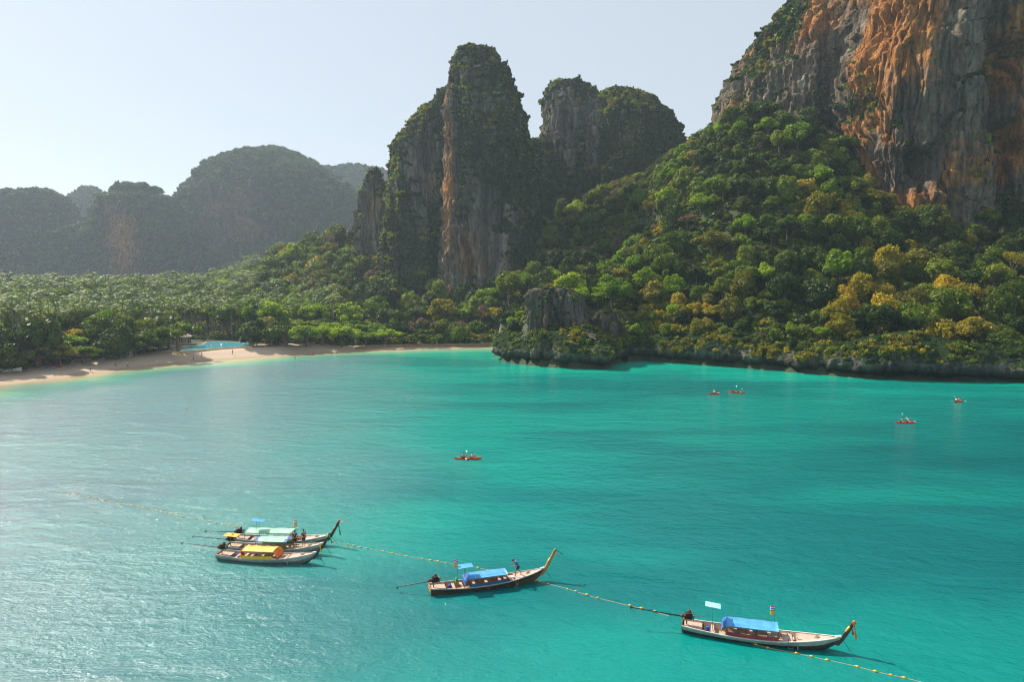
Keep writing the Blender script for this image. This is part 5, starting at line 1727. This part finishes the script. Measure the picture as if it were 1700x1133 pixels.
# ------------------------------------------------------------------ kayaks
KAY = plain('orange_red_kayak_plastic', (0.72, 0.085, 0.012), 0.35, 0.15)
KSEAT = plain('black_seat_foam', (0.02, 0.02, 0.02), 0.8, 0.2)
PADW = plain('white_blade', (0.8, 0.8, 0.8), 0.4, 0.1)
def kayak(px, py, rz, n, label, paddlers, length=4.0, hats=()):
    x, y = W2(px, py)
    root = empty('kayak', (x, y, 0), rz); tag(root, label, 'kayak', 'orange kayaks out on the bay')
    m = MB(); rings = []
    for k in range(17):
        u = k / 16; xx = -length / 2 + length * u
        w = 0.37 * max(0.05, (1 - abs(2 * u - 1) ** 2.6)); zz_ = 0.20 + 0.14 * abs(2 * u - 1) ** 3
        well = -0.10 if 0.2 < u < 0.8 else 0.0
        rings.append([(xx, w, zz_), (xx, w * 0.92, zz_ * 0.3), (xx, w * 0.5, -0.09), (xx, -w * 0.5, -0.09), (xx, -w * 0.92, zz_ * 0.3), (xx, -w, zz_), (xx, -w * 0.72, zz_ + well), (xx, w * 0.72, zz_ + well)])
    m.loft(rings); m.build('hull', KAY, root, smooth=False)
    seats = [0.1] if n == 1 else [-0.75, 0.55]
    for sx in seats:
        m = MB(); m.box((sx - 0.22, 0, 0.33), (0.08, 0.42, 0.36), (0, -0.25, 0), 0.03); m.box((sx, 0, 0.13), (0.42, 0.44, 0.05), (0, 0, 0), 0.02); m.build('seat', KSEAT, root)
    for sx, (shirt, shorts, lab, tilt) in zip(seats, paddlers):
        cx_, cy_ = x + sx * math.cos(rz), y + sx * math.sin(rz)
        person('sit', (cx_, cy_, 0.13), rz, shirt, shorts, lab)
        # the double paddle held in the hands
        lx, lz = sx + 0.50, 0.63
        px_, py_ = x + lx * math.cos(rz), y + lx * math.sin(rz)
        pe = empty('paddle', (px_, py_, lz), rz); pe.rotation_euler = (tilt, 0, rz)
        tag(pe, 'double-bladed paddle of the ' + lab, 'paddle')
        m = MB(); m.tube([(0, -1.05, 0), (0, 1.05, 0)], 0.018, 6); m.build('paddle_shaft', KSEAT, pe)
        for sg in (1, -1):
            m = MB(); m.loft([[(-.03, sg * 0.92, .006), (.03, sg * 0.92, .006), (.03, sg * 0.92, -.006), (-.03, sg * 0.92, -.006)], [(-.10, sg * 1.1, .01), (.10, sg * 1.1, .01), (.10, sg * 1.1, -.01), (-.10, sg * 1.1, -.01)], [(-.09, sg * 1.36, .006), (.09, sg * 1.36, .006), (.09, sg * 1.36, -.006), (-.09, sg * 1.36, -.006)]])
            m.build('blade', PADW, pe)
    return root
kayak(777, 763, 0.04, 2, 'orange kayak with two paddlers alone in the middle of the bay', [(C_['orange'], C_['navy'], 'paddler in orange at the left end of the mid-bay kayak', 0.25), (C_['white'], C_['red'], 'dark-haired paddler in white in the mid-bay kayak', -0.45)])
kayak(1185, 655, 0.2, 1, 'small orange kayak with a single paddler, leftmost near the headland', [(C_['white'], C_['red'], 'lone paddler in white in the small kayak near the headland', 0.1)], 3.2)
kayak(1223, 653, -0.5, 2, 'orange kayak right beside the lone paddler, a raised white paddle on board', [(C_['red'], C_['navy'], 'paddler in red lifting a white paddle near the headland', 0.9), (C_['green'], C_['black'], 'paddler in green sitting ahead of the raised paddle', 0.2)])
kayak(1503, 703, 0.1, 2, 'orange kayak with two paddlers in the open water at right, nearer one', [(C_['red'], C_['white'], 'paddler in red with upright paddle in the nearer right kayak', 1.0), (C_['pink'], C_['white'], 'paddler in pink at the right end of the nearer right kayak', 0.1)])
kayak(1590, 668, 0.6, 2, 'orange kayak close to the right edge below the cliffs', [(C_['white'], C_['red'], 'paddler in white in the kayak close to the right edge', -0.4), (C_['orange'], C_['white'], 'paddler in orange in the kayak close to the right edge', 0.3)])

# swimmers
for px, py, lab in ((678, 661, 'swimmer alone in the middle of the bay beyond the kayak'), (310, 681, 'dark-haired swimmer in the pale water at left'), (665, 588, 'swimmer close to the sand at the far end of the beach'), (751, 592, 'swimmer near the foot of the rocky headland'), (505, 600, 'swimmer wading just off the beach bend')):
    x, y = W2(px, py)
    person('swim', (x, y, 0.10), rng.uniform(0, 6), C_['navy'], C_['navy'], lab, shirtless=True)
# people on the sand
bp = [(321, 597, 'walk', 'orange', 'navy', 'bather in orange walking on the sand in front of the pool'), (490, 590, 'stand', 'navy', 'black', 'dark figure standing at the water edge on the beach bend'), (496, 587, 'stand', 'pink', 'red', 'bather in pink beside the dark figure on the beach bend'), (519, 586, 'walk', 'red', 'red', 'bather in red on the sand right of the couple'),
      (386, 590, 'stand', 'red', 'black', 'bather in red on the sand below the right end of the pool'), (299, 596, 'stand', 'orange', 'orange', 'bather in orange near the tree shade left of the pool'), (335, 594, 'walk', 'pink', 'white', 'bather in pink walking right of the orange walker'), (192, 608, 'walk', 'red', 'black', 'bather in red under the trees on the left beach'),
      (212, 607, 'stand', 'white', 'navy', 'bather in white at the shady left beach'), (150, 614, 'stand', 'grey', 'navy', 'bather in grey at the kayak stack on the left beach')]
for px, py, pose, a, b, lab in bp:
    p = on_level(px, py, 1.0)
    z = gz(p[:2])[0]
    person(pose, (p[0], p[1], z), rng.uniform(0, 6), C_[a], C_[b], lab, scale=1.05)
# ------------------------------------------------------------------ behind the beach: pool, pavilions, walls, beached craft
def on_ground(px, py):
    z = 2.5
    for _ in range(6):
        p = on_level(px, py, z)
        z = gz(p[:2])[0]
    return np.array([p[0], p[1], z])
def flatat(px, py, z=2.7):
    return on_level(px, py, z)
OCHRE = plain('ochre_pool_wall', (0.62, 0.33, 0.06), 0.8, 0.2, 2)
TILE = plain('terracotta_roof_tiles', (0.52, 0.24, 0.11), 0.8, 0.25, 3)
THATCH = plain('pale_roof', (0.60, 0.45, 0.33), 0.9, 0.2, 3)
PLASTER = plain('cream_plaster', (0.62, 0.55, 0.45), 0.9, 0.12, 2)
STONEW = plain('beach_wall_stone', (0.22, 0.15, 0.09), 0.9, 0.35, 1.5)
t = NT('pool_water'); v = t.coords()
t.l(t.ramp(t.noise(v, 0.5, 3), [(0.3, (0.06, 0.34, 0.46)), (0.7, (0.12, 0.46, 0.58))]), t.b.inputs['Base Color'])
t.b.inputs['Roughness'].default_value = 0.12
t.l(t.bump(t.noise(v, 2.5, 3), 0.3, 0.1), t.b.inputs['Normal'])
POOLW = t.m
# outline of the pool as seen over its front wall
zp = 3.2
front_px = [(286, 584.5), (310, 583.0), (340, 580.5), (370, 578), (400, 576), (418, 575)]
back_px = [(420, 571), (400, 568.5), (370, 567), (345, 567.5), (335, 573), (300, 577), (286, 580)]
fr = [on_level(a, b, zp) for a, b in front_px]; bk = [on_level(a, b, zp) for a, b in back_px]
ring = np.array([p[:2] for p in fr + bk])
pc = ring.mean(0)
pool = empty('swimming_pool', (pc[0], pc[1], 0))
tag(pool, 'blue swimming pool with curved ochre front wall behind the beach', 'pool')
m = MB(); m.loft([[(x - pc[0], y - pc[1], 1.2) for x, y in ring], [(x - pc[0], y - pc[1], zp) for x, y in ring]]); m.build('pool_surface', POOLW, pool)
def strip(ringpts, z0, z1, th, c):
    P_ = np.array(ringpts); m = MB(); n = len(P_)
    tg = np.gradient(P_, axis=0); tg /= np.linalg.norm(tg, axis=1)[:, None]; no = np.c_[tg[:, 1], -tg[:, 0]]
    m.loft([[(*(P_[i] - c), z0), (*(P_[i] - c), z1), (*(P_[i] + no[i] * th - c), z1), (*(P_[i] + no[i] * th - c), z0)] for i in range(n)])
    return m
fx2 = resample(np.array([p[:2] for p in fr]), 1.5)
strip(fx2, 0.6, zp + 0.06, 0.5, pc).build('front_wall', OCHRE, pool)
strip(fx2 + np.array([0, -0.5]), zp - 0.5, zp - 0.3, 0.35, pc).build('coping', PLASTER, pool)
bx2 = resample(np.array([p[:2] for p in bk]), 1.5)
strip(bx2, 1.5, zp + 0.12, 0.4, pc).build('back_kerb', OCHRE, pool)
# low stone wall along the back of the far beach
wpx = [(590, 573.5), (640, 571), (700, 569), (760, 568.5), (815, 568)]
wl_ = resample(np.array([on_level(a, b, 2.2)[:2] for a, b in wpx]), 2.0)
wc = wl_.mean(0)
o = empty('stone_wall', (wc[0], wc[1], 0)); tag(o, 'low brown wall along the back of the far beach under the trees', 'wall')
strip(wl_, -0.2, 1.5, 0.5, wc).build('wall_face', STONEW, o); strip(wl_ + np.array([0, 0.1]), 1.5, 1.62, 0.75, wc).build('wall_cap', STONEW, o)

def pavilion(px, py, w, d, h, rz, roof, label, curtains=False, group=None, hip=1.6):
    p = on_ground(px, py)
    e = empty('pavilion', p, rz); tag(e, label, 'pavilion', group)
    m = MB(); m.box((0, 0, 0.10), (w, d, 0.3)); m.build('floor_slab', PLASTER, e)
    for sx in (-1, 0, 1):
        for sy in (-1, 1):
            m = MB(); m.box((sx * (w / 2 - .2), sy * (d / 2 - .2), h / 2), (0.18, 0.18, h)); m.build('post', W_BROWN, e)
    m = MB(); a, b = w / 2 + 0.6, d / 2 + 0.6
    m.loft([[(-a, -b, h), (a, -b, h), (a, b, h), (-a, b, h)], [(-a, -b, h + .12), (a, -b, h + .12), (a, b, h + .12), (-a, b, h + .12)], [(-a * .45, -.12, h + hip), (a * .45, -.12, h + hip), (a * .45, .12, h + hip), (-a * .45, .12, h + hip)]])
    m.build('roof', roof, e)
    m = MB(); m.box((0, d / 2 - .1, h * 0.45), (w - .5, 0.12, h * 0.85)); m.build('rear_wall', PLASTER, e)
    if curtains:
        for sx in (-0.7, 0.1, 0.8):
            m = MB(); m.loft([[(sx * w / 2 + .12 * math.cos(k), -d / 2 + .12 * math.sin(k), z) for k in (0, 1.05, 2.1, 3.14, 4.2, 5.2)] for z in (0.3, h * .5, h)]); m.build('curtain', C_['white'], e)
    return e
pavilion(14, 606, 9, 5, 3.2, 0.1, TILE, 'open pavilion with orange roof and white curtains at the left edge of the beach', True)
pavilion(62, 601, 8, 5, 3.0, 0.05, THATCH, 'open pavilion with pale roof between the left beach trees', True)
pavilion(125, 597, 10, 4, 2.6, 0.2, TILE, 'low restaurant with long tan roof behind the kayak rack')
pavilion(205, 592, 5, 4, 2.6, 0.1, THATCH, 'small hut with pale roof among the left beach trees')
pavilion(300, 572, 7, 6, 3.0, 0.3, THATCH, 'cream pool house glimpsed through the tree left of the pool')
pavilion(505, 577, 9, 5, 2.4, 0.0, TILE, 'low bar with tan roof in the shade right of the pool')
pavilion(620, 572.5, 8, 4, 2.4, 0.0, THATCH, 'low hut with pale roof in the shade of the bright green canopy')
# banner pole
p = on_ground(65, 617)
e = empty('banner', p); tag(e, 'tall red banner standing before the pale-roofed pavilion', 'banner')
m = MB(); m.tube([(0, 0, 0), (0, 0, 4.2)], 0.04, 6); m.build('pole', STEEL, e)
m = MB(); m.loft([[(0.04, 0, z), (0.75 + .05 * math.sin(z * 3), 0.05 * math.sin(z * 2), z), (0.75 + .05 * math.sin(z * 3), 0.03 + 0.05 * math.sin(z * 2), z), (0.04, 0.03, z)] for z in (0.9, 1.7, 2.5, 3.3, 4.1)]); m.build('banner_cloth', C_['red'], e)
# beached kayaks and boats
def simple_craft(px, py, rz, mat, label, length=3.6, w=0.36, cat='kayak', name='beached_kayak', hgt=0.3, dz=0.0):
    p = on_ground(px, py)
    e = empty(name, (p[0], p[1], p[2] + 0.05 + dz), rz); tag(e, label, cat)
    m = MB(); rings = []
    for k in range(11):
        u = k / 10; xx = -length / 2 + length * u; ww = w * max(0.08, 1 - abs(2 * u - 1) ** 2.4); zt_ = hgt + hgt * 0.4 * abs(2 * u - 1) ** 2
        rings.append([(xx, ww, zt_), (xx, ww * .8, 0.1), (xx, ww * .3, 0), (xx, -ww * .3, 0), (xx, -ww * .8, 0.1), (xx, -ww, zt_), (xx, -ww * .7, zt_ - hgt * .35), (xx, ww * .7, zt_ - hgt * .35)])
    m.loft(rings); m.build('hull', mat, e)
    m = MB(); m.box((0, 0, hgt * .85), (0.4, w * 1.2, 0.08), (0, 0, 0), 0.02); m.build('seat', KSEAT, e)
    return e
simple_craft(82, 622.5, 0.3, T_BLUE, 'blue kayak lying on the sand, foremost of the beached ones')
simple_craft(88, 618.5, 0.2, KAY, 'red kayak lying on the sand behind the blue one')
simple_craft(95, 618, 0.5, KAY, 'orange-red kayak on the sand right of the red one')
simple_craft(104, 617.5, 0.1, T_GRN, 'green kayak at the right end of the beached kayaks')
simple_craft(93, 615, 0.2, YEL_P, 'yellow kayak at the back of the beached kayaks')
sb = simple_craft(14, 632, 0.5, P_WHITE, 'white motor boat drawn up at the water edge, far left', 6.5, 1.0, 'boat', 'beached_boat', 0.9)
m = MB(); m.box((0.3, 0, 1.2), (1.0, 1.2, 0.5), (0, -0.2, 0), 0.08); m.build('windscreen', T_PANB, sb)
m = MB(); m.box((-3.1, 0, 1.0), (0.5, 0.4, 0.9), (0, 0, 0), 0.1); m.build('outboard_motor', BLACK, sb)
# sun loungers and parasols in the shade
r = random.Random(9)
for i, (px, py) in enumerate([(118, 616), (126, 615), (134, 614), (142, 613.5), (165, 611), (172, 610), (180, 609.5), (228, 603), (236, 602), (350, 590.5), (365, 589.5), (402, 587), (440, 586), (455, 585), (472, 584)]):
    p = on_ground(px, py)
    col_ = ['white', 'grey', 'orange', 'blue', 'red'][i % 5]
    e = empty('sun_lounger', p, r.uniform(1.2, 1.9)); tag(e, f"{col_} sun lounger on the sand, number of its row from the left edge hidden in tree shade" if False else 'sun lounger with %s pad on the shaded sand %s' % (col_, 'left of the pool' if px < 290 else 'in front of the pool' if px < 410 else 'right of the pool'), 'sun lounger', '%s sun loungers %s' % (col_, 'left of the pool' if px < 290 else 'in front of the pool' if px < 410 else 'right of the pool'))
    m = MB(); m.box((0, 0, 0.35), (1.3, 0.62, 0.08), (0, 0, 0), 0.02); m.build('pad', C_[col_], e)
    m = MB(); m.box((0.85, 0, 0.55), (0.65, 0.62, 0.08), (0, -0.7, 0), 0.02); m.build('backrest', C_[col_], e)
    for sx in (-.55, .6):
        for sy in (-.26, .26):
            m = MB(); m.box((sx, sy, .16), (.06, .06, .32)); m.build('leg', W_SAND, e)
for i, (px, py, c) in enumerate([(150, 612, 'orange'), (186, 608, 'red'), (222, 604, 'grey'), (300, 593, 'red'), (448, 584, 'blue'), (130, 615, 'white')]):
    p = on_ground(px, py)
    e = empty('parasol', p); tag(e, '%s parasol at the shady back of the beach %s' % (c, 'left of the pool' if px < 290 else 'before the pool' if px < 400 else 'right of the pool'), 'parasol')
    m = MB(); m.tube([(0, 0, 0), (0, 0, 2.2)], .03, 6); m.build('pole', STEEL, e)
    m = MB(); n = 8
    m.loft([[(1.25 * math.cos(2 * math.pi * k / n), 1.25 * math.sin(2 * math.pi * k / n), 1.85) for k in range(n)], [(0.6 * math.cos(2 * math.pi * k / n), 0.6 * math.sin(2 * math.pi * k / n), 2.15) for k in range(n)], [(0.03 * math.cos(2 * math.pi * k / n), 0.03 * math.sin(2 * math.pi * k / n), 2.32) for k in range(n)]]); m.build('canopy', C_[c], e)
# pale boulder at the headland foot
x, y = W2(909, 607)
th = np.linspace(0, 2 * math.pi, 24, endpoint=False); ph = np.linspace(0.05, math.pi - 0.05, 14)
P3, T3 = np.meshgrid(ph, th, indexing='ij')
D = np.stack([np.sin(P3) * np.cos(T3), np.sin(P3) * np.sin(T3), np.cos(P3)], -1).reshape(-1, 3)
D = D * (1 + 0.35 * fbm(D * 1.6, 3))[:, None] * np.array([2.2, 1.3, 1.2])
o = mesh_np('boulder', D, grid_faces(24, 14, True), False, plain('pale_boulder_stone', (0.42, 0.30, 0.24), 0.9, 0.3, 1.2)); o.location = (x, y - 1.0, 0.3)
tag(o, 'pale pinkish boulder at the waterline of the rocky headland tip', 'boulder')
# ------------------------------------------------------------------ haze
hz = NT('haze_air')
hz.t.nodes.remove(hz.b)
pv = hz.n('VolumePrincipled')
pv.inputs['Color'].default_value = (0.70, 0.84, 1.0, 1)
pv.inputs['Density'].default_value = HAZE
pv.inputs['Anisotropy'].default_value = 0.35
hz.l(pv.outputs[0], hz.out.inputs['Volume'])
hb = MB()
hb.box((0, 1180, 139.0), (5400, 3900, 286))
h = hb.build('haze', hz.m)
tag(h, kind='stuff')
